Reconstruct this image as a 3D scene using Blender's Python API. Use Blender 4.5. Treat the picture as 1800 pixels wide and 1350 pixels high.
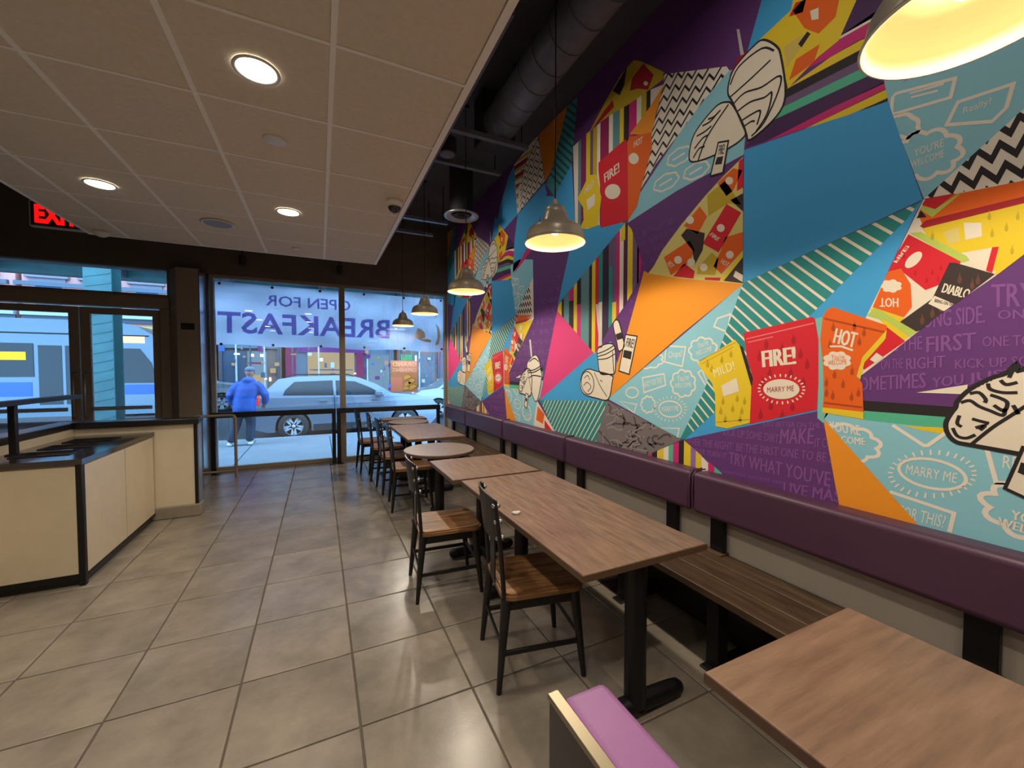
import bpy, bmesh, math, random
from mathutils import Vector, Matrix
from mathutils.geometry import tessellate_polygon
random.seed(7)
for o in list(bpy.data.objects): bpy.data.objects.remove(o)
SC = bpy.context.scene
COL = SC.collection

# ------------------------------------------------------------------ camera
CAM_H, FOC, YAW, PIT = 1.55, 713.8, 0.4428, -0.0332
cam = bpy.data.cameras.new('camera'); cam.sensor_width = 36.0; cam.lens = FOC / 1800 * 36.0
cam.clip_start = 0.02; cam.clip_end = 300
cam_o = bpy.data.objects.new('camera', cam); COL.objects.link(cam_o)
cam_o.location = (0, 0, CAM_H); cam_o.rotation_euler = (math.pi / 2 + PIT, 0, -YAW)
SC.camera = cam_o

# ------------------------------------------------------------------ world (overcast dusk) and exposure
w = bpy.data.worlds.new('world'); SC.world = w; w.use_nodes = True
bg = w.node_tree.nodes['Background']
bg.inputs[0].default_value = (0.36, 0.66, 1.0, 1); bg.inputs[1].default_value = 7.5
SC.view_settings.view_transform = 'Standard'; SC.view_settings.look = 'None'
SC.view_settings.exposure = 0.52; SC.view_settings.gamma = 1.0; SC.view_settings.use_curve_mapping = False
PENDANT_W, DOWN_W, ADDED_WASH_W, WARM = 30.0, 36.0, 17.0, (1.0, 0.87, 0.70)
DOWN_COL = (1.0, 0.90, 0.77)

# ------------------------------------------------------------------ helpers
def s2l(c):
    c = c / 255.0
    return c / 12.92 if c <= 0.04045 else ((c + 0.055) / 1.055) ** 2.4
def rgb(r, g, b): return (s2l(r), s2l(g), s2l(b), 1)

def empty(name, loc=(0, 0, 0), rz=0.0):
    o = bpy.data.objects.new(name, None); COL.objects.link(o)
    o.location = loc; o.rotation_euler = (0, 0, rz); o.empty_display_size = 0.1
    return o
def tag(o, label=None, cat=None, group=None, kind=None):
    if label: o['label'] = label
    if cat: o['category'] = cat
    if group: o['group'] = group
    if kind: o['kind'] = kind
    return o
def copy_tree(o, parent=None):
    c = o.copy(); COL.objects.link(c); c.parent = parent
    for ch in list(o.children): copy_tree(ch, c)
    return c

class MB:
    """collects shapes, then builds ONE mesh object"""
    def __init__(s): s.v = []; s.f = []; s.sm = []
    def add(s, vs, fs, smooth=False):
        b = len(s.v); s.v += [tuple(p) for p in vs]
        for f in fs: s.f.append([i + b for i in f]); s.sm.append(smooth)
        return s
    def box(s, x0, x1, y0, y1, z0, z1):
        vs = [(x, y, z) for z in (z0, z1) for y in (y0, y1) for x in (x0, x1)]
        return s.add(vs, [(0, 2, 3, 1), (4, 5, 7, 6), (0, 1, 5, 4), (2, 6, 7, 3), (0, 4, 6, 2), (1, 3, 7, 5)])
    def bbox(s, x0, x1, y0, y1, z0, z1, r=0.005, seg=2):
        bm = bmesh.new(); bmesh.ops.create_cube(bm, size=1)
        bmesh.ops.transform(bm, matrix=Matrix.Translation(((x0+x1)/2, (y0+y1)/2, (z0+z1)/2)) @ Matrix.Diagonal((x1-x0, y1-y0, z1-z0, 1)), verts=bm.verts)
        bmesh.ops.bevel(bm, geom=bm.edges[:], offset=r, segments=seg, profile=0.5, affect='EDGES')
        return s.bm(bm, True)
    def bm(s, bm, smooth=False):
        bm.verts.ensure_lookup_table(); bm.verts.index_update()
        bm.normal_update(); b = len(s.v); s.v += [tuple(v.co) for v in bm.verts]
        for f in bm.faces:
            s.f.append([v.index + b for v in f.verts]); s.sm.append(bool(smooth) and max(abs(c) for c in f.normal) < 0.9995)
        bm.free(); return s
    def lathe(s, prof, c=(0, 0, 0), n=32, smooth=True, axis='z', close=False):
        vs = []; m = len(prof)
        for i in range(n):
            a = 2 * math.pi * i / n
            for r, z in prof:
                p = (r * math.cos(a), r * math.sin(a), z)
                if axis == 'y': p = (p[0], p[2], p[1])
                elif axis == 'x': p = (p[2], p[0], p[1])
                vs.append((p[0] + c[0], p[1] + c[1], p[2] + c[2]))
        fs = []
        for i in range(n):
            j = (i + 1) % n
            for k in range(m - 1 if not close else m):
                l = (k + 1) % m
                fs.append((i * m + k, j * m + k, j * m + l, i * m + l))
        return s.add(vs, fs, smooth)
    def cyl(s, p0, p1, r0, r1=None, n=12, caps=True, smooth=True):
        r1 = r0 if r1 is None else r1
        p0 = Vector(p0); p1 = Vector(p1); d = (p1 - p0).normalized()
        a = d.orthogonal().normalized(); b = d.cross(a)
        vs = []
        for p, r in ((p0, r0), (p1, r1)):
            for i in range(n):
                t = 2 * math.pi * i / n; vs.append(p + a * (r * math.cos(t)) + b * (r * math.sin(t)))
        s.add(vs, [(i, (i + 1) % n, n + (i + 1) % n, n + i) for i in range(n)], smooth)
        if caps:
            s.add(vs[:n], [tuple(range(n))[::-1]]); s.add(vs[n:], [tuple(range(n))])
        return s
    def tube(s, pts, r, n=10, closed=False):
        P = [Vector(p) for p in pts]; m = len(P); vs = []; ref = None
        for i, p in enumerate(P):
            if closed: d = P[(i + 1) % m] - P[i - 1]
            else: d = P[min(i + 1, m - 1)] - P[max(i - 1, 0)]
            d.normalize()
            a = d.orthogonal().normalized() if ref is None else (ref - d * ref.dot(d)).normalized()
            ref = a; b = d.cross(a)
            rr = r[i] if isinstance(r, (list, tuple)) else r
            for k in range(n):
                t = 2 * math.pi * k / n; vs.append(p + a * (rr * math.cos(t)) + b * (rr * math.sin(t)))
        fs = []
        for i in range(m if closed else m - 1):
            j = (i + 1) % m
            for k in range(n):
                l = (k + 1) % n; fs.append((i * n + k, i * n + l, j * n + l, j * n + k))
        s.add(vs, fs, True)
        if not closed: s.add(vs[:n], [tuple(range(n))[::-1]]); s.add(vs[-n:], [tuple(range(n))])
        return s
    def prism(s, poly, h0, h1, axis='z', smooth=False):
        """extrude a 2D polygon; axis z: (x,y), axis y: (x,z), axis x: (y,z)"""
        def P(p, h):
            if axis == 'z': return (p[0], p[1], h)
            if axis == 'y': return (p[0], h, p[1])
            return (h, p[0], p[1])
        n = len(poly); vs = [P(p, h0) for p in poly] + [P(p, h1) for p in poly]
        s.add(vs, [(i, (i + 1) % n, n + (i + 1) % n, n + i) for i in range(n)], smooth)
        tr = tessellate_polygon([[Vector((p[0], p[1], 0)) for p in poly]])
        s.add(vs[:n], [tuple(t) for t in tr]); s.add(vs[n:], [tuple(t)[::-1] for t in tr])
        return s
    def sphere(s, c, r, n=12, m=8, sc=(1, 1, 1)):
        vs = [(c[0], c[1], c[2] + r * sc[2])]
        for j in range(1, m):
            t = math.pi * j / m
            for i in range(n):
                a = 2 * math.pi * i / n
                vs.append((c[0] + r * sc[0] * math.sin(t) * math.cos(a), c[1] + r * sc[1] * math.sin(t) * math.sin(a), c[2] + r * sc[2] * math.cos(t)))
        vs.append((c[0], c[1], c[2] - r * sc[2])); L = len(vs) - 1; fs = []
        for i in range(n):
            k = (i + 1) % n; fs.append((0, 1 + i, 1 + k))
            for j in range(m - 2):
                a = 1 + j * n; fs.append((a + i, a + n + i, a + n + k, a + k))
            fs.append((L, 1 + (m - 2) * n + k, 1 + (m - 2) * n + i))
        return s.add(vs, fs, True)
    def mesh(s, name, mat):
        me = bpy.data.meshes.new(name); me.from_pydata(s.v, [], s.f)
        me.polygons.foreach_set('use_smooth', s.sm)
        if mat: me.materials.append(mat)
        me.validate(); me.update()
        bm = bmesh.new(); bm.from_mesh(me); bmesh.ops.recalc_face_normals(bm, faces=bm.faces[:]); bm.to_mesh(me); bm.free()
        return me
    def build(s, name, mat, parent=None, loc=None, rz=0):
        o = bpy.data.objects.new(name, s.mesh(name, mat)); COL.objects.link(o)
        if parent: o.parent = parent
        if loc: o.location = loc
        if rz: o.rotation_euler = (0, 0, rz)
        return o
def rrect(x0, x1, y0, y1, r, n=5):
    out = []
    for cx, cy, a0 in ((x1 - r, y1 - r, 0), (x0 + r, y1 - r, 90), (x0 + r, y0 + r, 180), (x1 - r, y0 + r, 270)):
        for i in range(n + 1):
            a = math.radians(a0 + 90 * i / n); out.append((cx + r * math.cos(a), cy + r * math.sin(a)))
    return out
def inst(mesh, name, parent, loc, rz=0):
    o = bpy.data.objects.new(name, mesh); COL.objects.link(o); o.parent = parent; o.location = loc
    if rz: o.rotation_euler = (0, 0, rz)
    return o

# ------------------------------------------------------------------ materials
def mat(name, col, rough=0.5, metal=0.0, emit=None, es=0.0, spec=None, bump=0.0, bscale=60.0, vary=0.0, vscale=4.0, stretch=None, col2=None, rand=0.0, coat=0.0):
    m = bpy.data.materials.new(name); m.use_nodes = True; nt = m.node_tree; N = nt.nodes; L = nt.links
    p = N['Principled BSDF']
    p.inputs['Base Color'].default_value = col; p.inputs['Roughness'].default_value = rough; p.inputs['Metallic'].default_value = metal
    if spec is not None: p.inputs['Specular IOR Level'].default_value = spec
    if coat: p.inputs['Coat Weight'].default_value = coat
    if emit: p.inputs['Emission Color'].default_value = emit; p.inputs['Emission Strength'].default_value = es
    last = None
    if vary or col2:
        tc = N.new('ShaderNodeTexCoord'); mp = N.new('ShaderNodeMapping'); L.new(tc.outputs['Object'], mp.inputs[0])
        if stretch: mp.inputs['Scale'].default_value = stretch
        nz = N.new('ShaderNodeTexNoise'); nz.inputs['Scale'].default_value = vscale; nz.inputs['Detail'].default_value = 6; nz.inputs['Roughness'].default_value = 0.62
        src = mp.outputs[0]
        if rand:
            oi = N.new('ShaderNodeObjectInfo'); ad = N.new('ShaderNodeVectorMath'); ad.operation = 'ADD'
            sc = N.new('ShaderNodeMath'); sc.operation = 'MULTIPLY'; sc.inputs[1].default_value = 37.0
            L.new(oi.outputs['Random'], sc.inputs[0]); L.new(mp.outputs[0], ad.inputs[0]); L.new(sc.outputs[0], ad.inputs[1]); src = ad.outputs[0]
        L.new(src, nz.inputs['Vector'])
        rp = N.new('ShaderNodeValToRGB'); rp.color_ramp.elements[0].position = 0.34; rp.color_ramp.elements[1].position = 0.68
        c2 = col2 if col2 else tuple(min(1, c * (1 + vary)) for c in col[:3]) + (1,)
        c1 = col if col2 else tuple(c * (1 - vary) for c in col[:3]) + (1,)
        rp.color_ramp.elements[0].color = c1; rp.color_ramp.elements[1].color = c2
        L.new(nz.outputs['Fac'], rp.inputs[0]); last = rp.outputs[0]
        if rand:
            oi2 = N.new('ShaderNodeObjectInfo'); mr = N.new('ShaderNodeMapRange'); mr.inputs[3].default_value = 1 - rand; mr.inputs[4].default_value = 1 + rand
            L.new(oi2.outputs['Random'], mr.inputs[0]); mu = N.new('ShaderNodeVectorMath'); mu.operation = 'SCALE'
            L.new(last, mu.inputs[0]); L.new(mr.outputs[0], mu.inputs['Scale']); last = mu.outputs[0]
        L.new(last, p.inputs['Base Color'])
    if bump:
        nb = N.new('ShaderNodeTexNoise'); nb.inputs['Scale'].default_value = bscale; nb.inputs['Detail'].default_value = 3
        tc2 = N.new('ShaderNodeTexCoord'); L.new(tc2.outputs['Object'], nb.inputs['Vector'])
        b = N.new('ShaderNodeBump'); b.inputs['Strength'].default_value = bump; b.inputs['Distance'].default_value = 0.004
        L.new(nb.outputs['Fac'], b.inputs['Height']); L.new(b.outputs[0], p.inputs['Normal'])
    return m
def emat(name, col, s):
    m = bpy.data.materials.new(name); m.use_nodes = True; nt = m.node_tree; nt.nodes.clear()
    e = nt.nodes.new('ShaderNodeEmission'); e.inputs[0].default_value = col; e.inputs[1].default_value = s
    o = nt.nodes.new('ShaderNodeOutputMaterial'); nt.links.new(e.outputs[0], o.inputs[0]); return m
def glass(name, tint=(0.93, 0.97, 1, 1), refl=0.09):
    m = bpy.data.materials.new(name); m.use_nodes = True; nt = m.node_tree; nt.nodes.clear(); N = nt.nodes; L = nt.links
    t = N.new('ShaderNodeBsdfTransparent'); t.inputs[0].default_value = tint
    g = N.new('ShaderNodeBsdfGlossy'); g.inputs['Roughness'].default_value = 0.015
    lw = N.new('ShaderNodeFresnel'); lw.inputs[0].default_value = 1.5
    mu = N.new('ShaderNodeMath'); mu.operation = 'MULTIPLY_ADD'; mu.inputs[1].default_value = 1.0; mu.inputs[2].default_value = refl - 0.04; mu.use_clamp = True
    mx = N.new('ShaderNodeMixShader'); o = N.new('ShaderNodeOutputMaterial')
    L.new(lw.outputs[0], mu.inputs[0]); L.new(mu.outputs[0], mx.inputs[0]); L.new(t.outputs[0], mx.inputs[1]); L.new(g.outputs[0], mx.inputs[2]); L.new(mx.outputs[0], o.inputs[0])
    return m
def cloth(name, col, trans=0.5):
    m = bpy.data.materials.new(name); m.use_nodes = True; nt = m.node_tree; nt.nodes.clear(); N = nt.nodes; L = nt.links
    d = N.new('ShaderNodeBsdfDiffuse'); d.inputs[0].default_value = col
    t = N.new('ShaderNodeBsdfTranslucent'); t.inputs[0].default_value = col
    mx = N.new('ShaderNodeMixShader'); mx.inputs[0].default_value = trans; o = N.new('ShaderNodeOutputMaterial')
    L.new(d.outputs[0], mx.inputs[1]); L.new(t.outputs[0], mx.inputs[2]); L.new(mx.outputs[0], o.inputs[0]); return m

M = {}
M['tile'] = mat('floor_tile', rgb(140, 130, 116), 0.25, vary=0.22, vscale=3.2, rand=0.06, bump=0.05, bscale=90)
M['grout'] = mat('floor_grout', rgb(92, 82, 70), 0.8)
M['ctile'] = mat('ceiling_tile', rgb(218, 206, 186), 0.95, bump=0.35, bscale=260, vary=0.04, vscale=30)
M['tbar'] = mat('ceiling_bar', rgb(240, 236, 226), 0.6)
M['blackp'] = mat('black_paint', rgb(36, 33, 33), 0.75, vary=0.15, vscale=5)
M['greyp'] = mat('plenum_grey', rgb(84, 84, 94), 0.5, vary=0.2, vscale=6)
M['cream'] = mat('cream_laminate', rgb(214, 200, 172), 0.38, vary=0.03, vscale=8)
M['wallcream'] = mat('wall_cream', rgb(196, 188, 172), 0.7, vary=0.04, vscale=5)
M['stone'] = mat('base_stone', rgb(140, 130, 112), 0.6, vary=0.1, vscale=14)
M['blackm'] = mat('black_metal', rgb(24, 23, 25), 0.42, metal=0.3)
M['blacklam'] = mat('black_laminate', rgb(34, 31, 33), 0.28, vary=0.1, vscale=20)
M['gun'] = mat('gunmetal', rgb(44, 42, 42), 0.35, metal=0.5, vary=0.15, vscale=9)
M['bronze'] = mat('dark_bronze', rgb(138, 124, 108), 0.5, metal=0.1)
M['alu'] = mat('aluminium', rgb(165, 168, 172), 0.35, metal=0.8)
M['steel'] = mat('steel', rgb(190, 190, 190), 0.25, metal=1.0)
M['purplev'] = mat('purple_vinyl', rgb(78, 48, 70), 0.42, bump=0.12, bscale=220, vary=0.05, vscale=10)
M['purplel'] = mat('lilac_vinyl', rgb(150, 98, 150), 0.45, bump=0.12, bscale=220, vary=0.05, vscale=10)
def wood(name, a, b, along, rough=0.38, scale=3.0):
    st = (1, 9, 9) if along == 'x' else (9, 1, 9)
    return mat(name, a, rough, col2=b, vscale=scale, stretch=st, bump=0.03, bscale=50)
M['woody'] = wood('table_oak_long', rgb(106, 84, 68), rgb(148, 118, 96), 'y', 0.38, 4.0)
M['woodx'] = wood('table_oak_cross', rgb(116, 92, 74), rgb(150, 120, 96), 'x', 0.38, 3.0)
M['woodseat'] = wood('seat_elm', rgb(96, 64, 38), rgb(160, 116, 72), 'x', 0.45, 4)
M['woodbench'] = wood('bench_plank', rgb(64, 48, 36), rgb(96, 74, 54), 'y', 0.4)
M['edge'] = mat('table_edge', rgb(92, 70, 50), 0.5, vary=0.1, vscale=20)
M['roundtop'] = mat('round_top_grey', rgb(132, 116, 104), 0.4, vary=0.06, vscale=10)
M['brass'] = mat('brushed_nickel', rgb(232, 222, 198), 0.34, metal=0.3, vary=0.05, vscale=3, stretch=(1, 1, 40))
M['shadein'] = mat('shade_inside', rgb(236, 214, 160), 0.45, bump=0.1, bscale=25)
M['bulb'] = emat('bulb_glow', (1.0, 0.86, 0.6, 1), 13)
M['down'] = emat('downlight_glow', (1.0, 0.93, 0.8, 1), 14)
M['white'] = mat('white_plastic', rgb(215, 212, 205), 0.5)
M['glass'] = glass('window_glass')
M['red_led'] = emat('exit_red', (1.0, 0.004, 0.004, 1), 1.2)
M['signwhite'] = mat('sign_white', rgb(190, 185, 178), 0.5)
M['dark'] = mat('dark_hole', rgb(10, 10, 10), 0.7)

# ================================================================== STRUCTURE
XW, YB, ZT, ZC = 2.20, 7.55, 4.12, 2.923        # right wall, window wall, open ceiling height, drop ceiling height
XL, YN = -4.75, -1.75                            # left wall, wall behind the camera
ZD = 2.60                                        # door header
def struct(name, mb, m, parent=None):
    o = mb.build(name, m, parent)
    if parent is None: o['kind'] = 'structure'
    return o
# floor: grout slab + tiles
floor = struct('floor', MB().box(XL, XW, YN, YB + 0.06, -0.12, -0.006), M['grout'])
TS = 0.513; fx0, fy0 = -0.372, 1.834
g = 0.004
tile_me = MB().bbox(g, TS - g, g, TS - g, -0.02, 0.0, 0.003, 1).mesh('tile', M['tile'])
for i in range(-8, 5):
    for j in range(-7, 11):
        inst(tile_me, 'tile', floor, (fx0 + i * TS, fy0 + j * TS, 0))
# walls
wall_right = struct('wall_right', MB().box(XW, XW + 0.2, YN, YB + 0.2, -0.1, ZT + 0.1), M['wallcream'])
struct('wall_left', MB().box(XL - 0.2, XL, YN, YB + 0.2, -0.1, ZT + 0.1), M['wallcream'])
struct('wall_back', MB().box(XL - 0.2, XW + 0.2, YN - 0.2, YN, -0.1, ZT + 0.1), M['wallcream'])
hd = MB().box(XL, XW, YB - 0.1, YB + 0.2, 3.0, ZT + 0.1)
struct('wall_front', hd, mat('header_paint', rgb(88, 78, 70), 0.7, vary=0.1, vscale=3))
# black box-out above the door, in front of the header
struct('ceiling', MB().box(XL - 0.2, XW + 0.2, YN - 0.2, YB + 0.2, ZT, ZT + 0.15), mat('deck_paint', rgb(66, 66, 70), 0.8, vary=0.15, vscale=3))
# column between door and window (bronze front, silver flank)
cb = MB().prism([(-1.80, 7.2), (-1.55, 7.2), (-1.55, YB + 0.1), (-1.945, YB + 0.1), (-1.945, 7.45)], 0, 3.0)
colm = struct('wall_pier', cb, M['bronze'])
MB().prism([(-1.549, 7.215), (-1.535, 7.21), (-1.478, YB + 0.1), (-1.549, YB + 0.1)], 0, 3.0).build('reveal', mat('reveal_metal', rgb(200, 205, 212), 0.25, metal=1.0), colm)
MB().bbox(-1.755, -1.60, 7.185, 7.205, 2.13, 2.22, 0.004, 1).build('plate', M['blackm'], colm)
MB().bbox(-1.735, -1.62, 7.178, 7.186, 2.15, 2.20, 0.003, 1).build('plate_rim', M['gun'], colm)

# dropped ceiling
CX0, CX1, CY0, CY1 = -2.05, 0.69, YN + 0.02, 5.577
ctile = tag(empty('drop_ceiling', (0, 0, ZC)), None, None, None, 'structure')
lines_x = [-1.757 + 0.61 * k for k in range(0, 4)]
lines_y = [1.917 + 0.61 * j for j in range(-5, 6)]
xs = [CX0] + lines_x + [CX1 - 0.03]; ys = [CY0] + lines_y + [CY1 - 0.03]
cache = {}
for a, b in zip(xs[:-1], xs[1:]):
    for c, d in zip(ys[:-1], ys[1:]):
        k = (round(b - a, 3), round(d - c, 3))
        if k not in cache: cache[k] = MB().bbox(0.008, b - a - 0.008, 0.008, d - c - 0.008, 0.004, 0.03, 0.003, 1).mesh('tile', M['ctile'])
        inst(cache[k], 'tile', ctile, (a, c, 0))
for x in lines_x: MB().box(x - 0.012, x + 0.012, CY0, CY1 - 0.03, 0.0, 0.012).build('runner', M['tbar'], ctile)
for y in lines_y: MB().box(CX0, CX1 - 0.03, y - 0.008, y + 0.008, 0.0005, 0.012).build('cross_tee', M['tbar'], ctile)
MB().box(CX1 - 0.035, CX1, CY0, CY1, 0, 0.14).build('edge_trim', M['tbar'], ctile)
MB().box(CX0, CX1 - 0.035, CY1 - 0.03, CY1, 0, 0.14).build('edge_trim', M['tbar'], ctile)
MB().box(CX0 - 0.03, CX0, CY0, CY1, 0, 0.14).build('edge_trim', M['tbar'], ctile)
MB().box(CX0 + 0.005, CX1 - 0.04, CY0, CY1 - 0.035, 0.035, 0.13).build('backing', M['blackp'], ctile)

# windows: two big panes, transom, door glazing
def window(name, x0, x1, z0, z1, fw=0.045, pane=True):
    e = tag(empty(name, ((x0 + x1) / 2, YB, z0)), None, None, None, 'structure'); h = (x1 - x0) / 2; H = z1 - z0
    f = MB()
    f.box(-h, -h + fw, -0.05, 0.06, 0, H).box(h - fw, h, -0.05, 0.06, 0, H)
    f.box(-h + fw, h - fw, -0.05, 0.06, 0, fw * 1.3).box(-h + fw, h - fw, -0.05, 0.06, H - fw, H)
    f.build('frame', M['bronze'], e)
    MB().box(-h + fw, h - fw, 0.0, 0.008, fw * 1.3, H - fw).build('pane', M['glass'], e)
    return e
window('window_1', -1.475, 0.36, 0.0, 3.0)
window('window_2', 0.36, XW - 0.005, 0.0, 3.0)
window('window_3', XL, -1.945, ZD, 3.14, 0.035)
struct('trim_1', MB().box(XL, -1.945, YB - 0.12, YB + 0.12, 2.44, ZD), M['bronze'])
struct('trim_2', MB().bbox(-2.06, -1.945, YB - 0.1, YB + 0.1, 0, 2.44, 0.006, 1), M['bronze'])
def door(name, x0, x1, hside):
    e = tag(empty(name, (x0, YB, 0)), None, None, None, 'structure'); W = x1 - x0; f = MB()
    f.box(0, 0.1, -0.03, 0.03, 0.02, 2.42).box(W - 0.1, W, -0.03, 0.03, 0.02, 2.42).box(0.1, W - 0.1, -0.03, 0.03, 2.33, 2.42).box(0.1, W - 0.1, -0.03, 0.03, 0.02, 0.24)
    f.build('frame', M['bronze'], e)
    MB().box(0.1, W - 0.1, -0.005, 0.005, 0.24, 2.33).build('pane', M['glass'], e)
    hx = W - 0.05 if hside > 0 else 0.05
    MB().tube([(hx, -0.03, 0.9), (hx, -0.09, 0.93), (hx, -0.09, 1.5), (hx, -0.03, 1.53)], 0.012).build('door_handle', M['alu'], e)
    MB().bbox(0.12, W - 0.12, -0.085, -0.05, 1.0, 1.05, 0.006, 1).build('push_bar', M['alu'], e)
    return e
door('door_1', -2.93, -2.06, -1)
door('door_2', -3.90, -2.945, 1)
struct('trim_3', MB().box(-4.10, -3.90, YB - 0.1, YB + 0.1, 0, 2.44), M['bronze'])
window('window_4', XL, -4.10, 0, 2.44)

# ================================================================== HALF WALL AND WASTE STATION
pw = tag(empty('half_wall', (-2.15, 5.33, 0)), 'cream half wall with black capping and stone base beside the waste station', 'half wall')
MB().box(0, 0.955, 0.0, 0.14, 0.13, 0.985).build('panel', M['cream'], pw)
MB().box(-0.14, 0.0, -3.3, 0.14, 0.13, 0.985).build('panel', M['cream'], pw)
MB().bbox(-0.02, 0.985, -0.035, 0.165, 0.985, 1.045, 0.008).build('capping', M['blacklam'], pw)
MB().bbox(-0.165, 0.0, -3.32, 0.165, 0.985, 1.045, 0.008).build('capping', M['blacklam'], pw)
MB().box(0.935, 0.962, -0.006, 0.146, 0.13, 0.985).build('corner_trim', M['blackm'], pw)
MB().bbox(-0.1, 0.985, -0.02, 0.16, 0.0, 0.13, 0.012).build('base', M['stone'], pw)
MB().box(0.957, 0.972, 0.01, 0.13, 0.13, 0.985).build('end_panel', M['alu'], pw)

st = tag(empty('waste_station', (-1.55, 3.93, 0)), 'cream waste station with black edges and three openings in its black top', 'waste station')
SW, SD = 0.585, 1.385          # x depth, y length
MB().box(-SW, -0.012, 0.012, SD, 0.075, 0.88).build('body', M['cream'], st)
MB().box(-SW, -0.02, 0.03, SD, 0.0, 0.075).build('kick_base', M['blacklam'], st)
# doors on the aisle face
MB().box(-0.012, 0.004, 0.035, 0.70, 0.085, 0.868).build('door', M['cream'], st)
MB().box(-0.012, 0.004, 0.712, SD - 0.02, 0.085, 0.868).build('door', M['cream'], st)
MB().box(-SW + 0.0, -0.03, -0.004, 0.012, 0.085, 0.868).build('end_panel', M['cream'], st)
MB().bbox(-0.032, 0.006, -0.008, 0.032, 0.0, 0.885, 0.004, 1).build('corner_trim', M['blackm'], st)
MB().box(-0.012, 0.006, 0.032, SD, 0.06, 0.085).build('edge_strip', M['blackm'], st)
MB().box(-SW, -0.03, -0.006, 0.012, 0.04, 0.09).build('edge_strip', M['blackm'], st)
# top with three holes
tp = MB(); ya = [0.22, 0.56, 0.9]; hx0, hx1 = -0.46, -0.16
tp.box(-SW, hx0, -0.02, SD, 0.88, 0.92).box(hx1, 0.012, -0.02, SD, 0.88, 0.92)
e0 = -0.02
for y in ya: tp.box(hx0, hx1, e0, y, 0.88, 0.92); e0 = y + 0.19
tp.box(hx0, hx1, e0, SD, 0.88, 0.92)
M['topl'] = mat('station_top', rgb(40, 38, 40), 0.12, spec=0.8)
tp.build('top', M['topl'], st)
for y in ya:
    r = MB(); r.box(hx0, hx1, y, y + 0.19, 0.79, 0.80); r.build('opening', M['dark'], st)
    q = MB(); t = 0.012
    q.box(hx0 - t, hx1 + t, y - t, y, 0.92, 0.926).box(hx0 - t, hx1 + t, y + 0.19, y + 0.19 + t, 0.92, 0.926).box(hx0 - t, hx0, y, y + 0.19, 0.92, 0.926).box(hx1, hx1 + t, y, y + 0.19, 0.92, 0.926)
    q.build('opening_rim', M['blackm'], st)
gr = tag(empty('guard_rail', (-2.06, 4.30, 0.921)), 'black metal guard rail standing on the waste station top', 'rail')
MB().bbox(-0.02, 0.02, -0.02, 0.02, 0, 0.37, 0.003, 1).build('post', M['blackm'], gr)
MB().bbox(-0.05, 0.05, -0.9, 0.85, 0.37, 0.405, 0.004, 1).build('top_rail', M['blackm'], gr)
MB().bbox(-0.02, 0.02, -0.84, -0.80, 0, 0.37, 0.003, 1).build('post', M['blackm'], gr)
MB().box(-0.035, 0.035, -0.035, 0.035, 0.0, 0.008).build('foot_plate', M['blackm'], gr)

# ================================================================== WINDOW RAILS
def wrail(name, x0, x1, lab):
    y = 7.30
    e = tag(empty(name, ((x0 + x1) / 2, y, 0)), lab, 'rail', 'rails in front of the windows'); h = (x1 - x0) / 2
    MB().bbox(-h, h, -0.05, 0.05, 0.845, 0.925, 0.006).build('top_rail', M['blackm'], e)
    for sx in (-1, 1):
        MB().bbox(sx * (h - 0.03) - 0.028, sx * (h - 0.03) + 0.028, -0.03, 0.03, 0.012, 0.845, 0.004, 1).build('post', M['blackm'], e)
        MB().bbox(sx * (h - 0.05) - 0.05, sx * (h - 0.05) + 0.05, -0.05, 0.05, 0, 0.012, 0.003, 1).build('foot_plate', M['blackm'], e)
    return e
wrail('window_rail', -1.46, 0.235, 'black metal leaning rail before the window with the person outside')
wrail('window_rail', 0.25, 1.99, 'black metal leaning rail before the window with the taco poster')
hr = tag(empty('handrail', (-1.3, 6.95, 0)), 'bent tube handrail with rounded corner beside the cream half wall', 'handrail')
pts = [(-0.30, -1.3, 0.885), (-0.28, -0.2, 0.90), (-0.25, 0.02, 0.905), (-0.2, 0.06, 0.905), (0.14, 0.06, 0.905), (0.175, 0.06, 0.895), (0.19, 0.06, 0.86), (0.19, 0.06, 0.0)]
MB().tube(pts, 0.02).build('top_tube', M['bronze'], hr)
MB().tube([(-0.30, -1.3, 0.10), (-0.25, 0.02, 0.10), (-0.2, 0.06, 0.10), (0.19, 0.06, 0.10)], 0.016).build('bottom_tube', M['bronze'], hr)
MB().cyl((-0.22, 0.06, 0), (-0.22, 0.06, 0.9), 0.018).build('post', M['bronze'], hr)
MB().cyl((-0.30, -1.3, 0), (-0.30, -1.3, 0.885), 0.018).build('post', M['bronze'], hr)

# ================================================================== MURAL (flat print on the right wall)
PERIOD = 3.74
_f = Vector((math.sin(YAW) * math.cos(PIT), math.cos(YAW) * math.cos(PIT), math.sin(PIT)))
_r = Vector((math.cos(YAW), -math.sin(YAW), 0)); _u = _r.cross(_f)
def wp(p):
    """point of the wall plane (Y, Z) measured from the photograph; a third value moves it by whole pattern repeats"""
    d = _f + _r * ((p[0] - 900) / FOC) - _u * ((p[1] - 675) / FOC)
    t = XW / d.x
    return (t * d.y + (PERIOD * p[2] if len(p) > 2 else 0), CAM_H + t * d.z)
MY0, MY1, MZ0, MZ1 = -1.3, YB - 0.11, 0.885, ZT - 0.005
def clip_half(poly, fn):
    out = []
    for i in range(len(poly)):
        a, b = poly[i - 1], poly[i]; fa, fb = fn(a), fn(b)
        if (fa >= 0) != (fb >= 0):
            t = fa / (fa - fb); out.append((a[0] + (b[0] - a[0]) * t, a[1] + (b[1] - a[1]) * t))
        if fb >= 0: out.append(b)
    return out
def area(p): return 0.5 * sum(p[i - 1][0] * p[i][1] - p[i][0] * p[i - 1][1] for i in range(len(p)))
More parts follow.
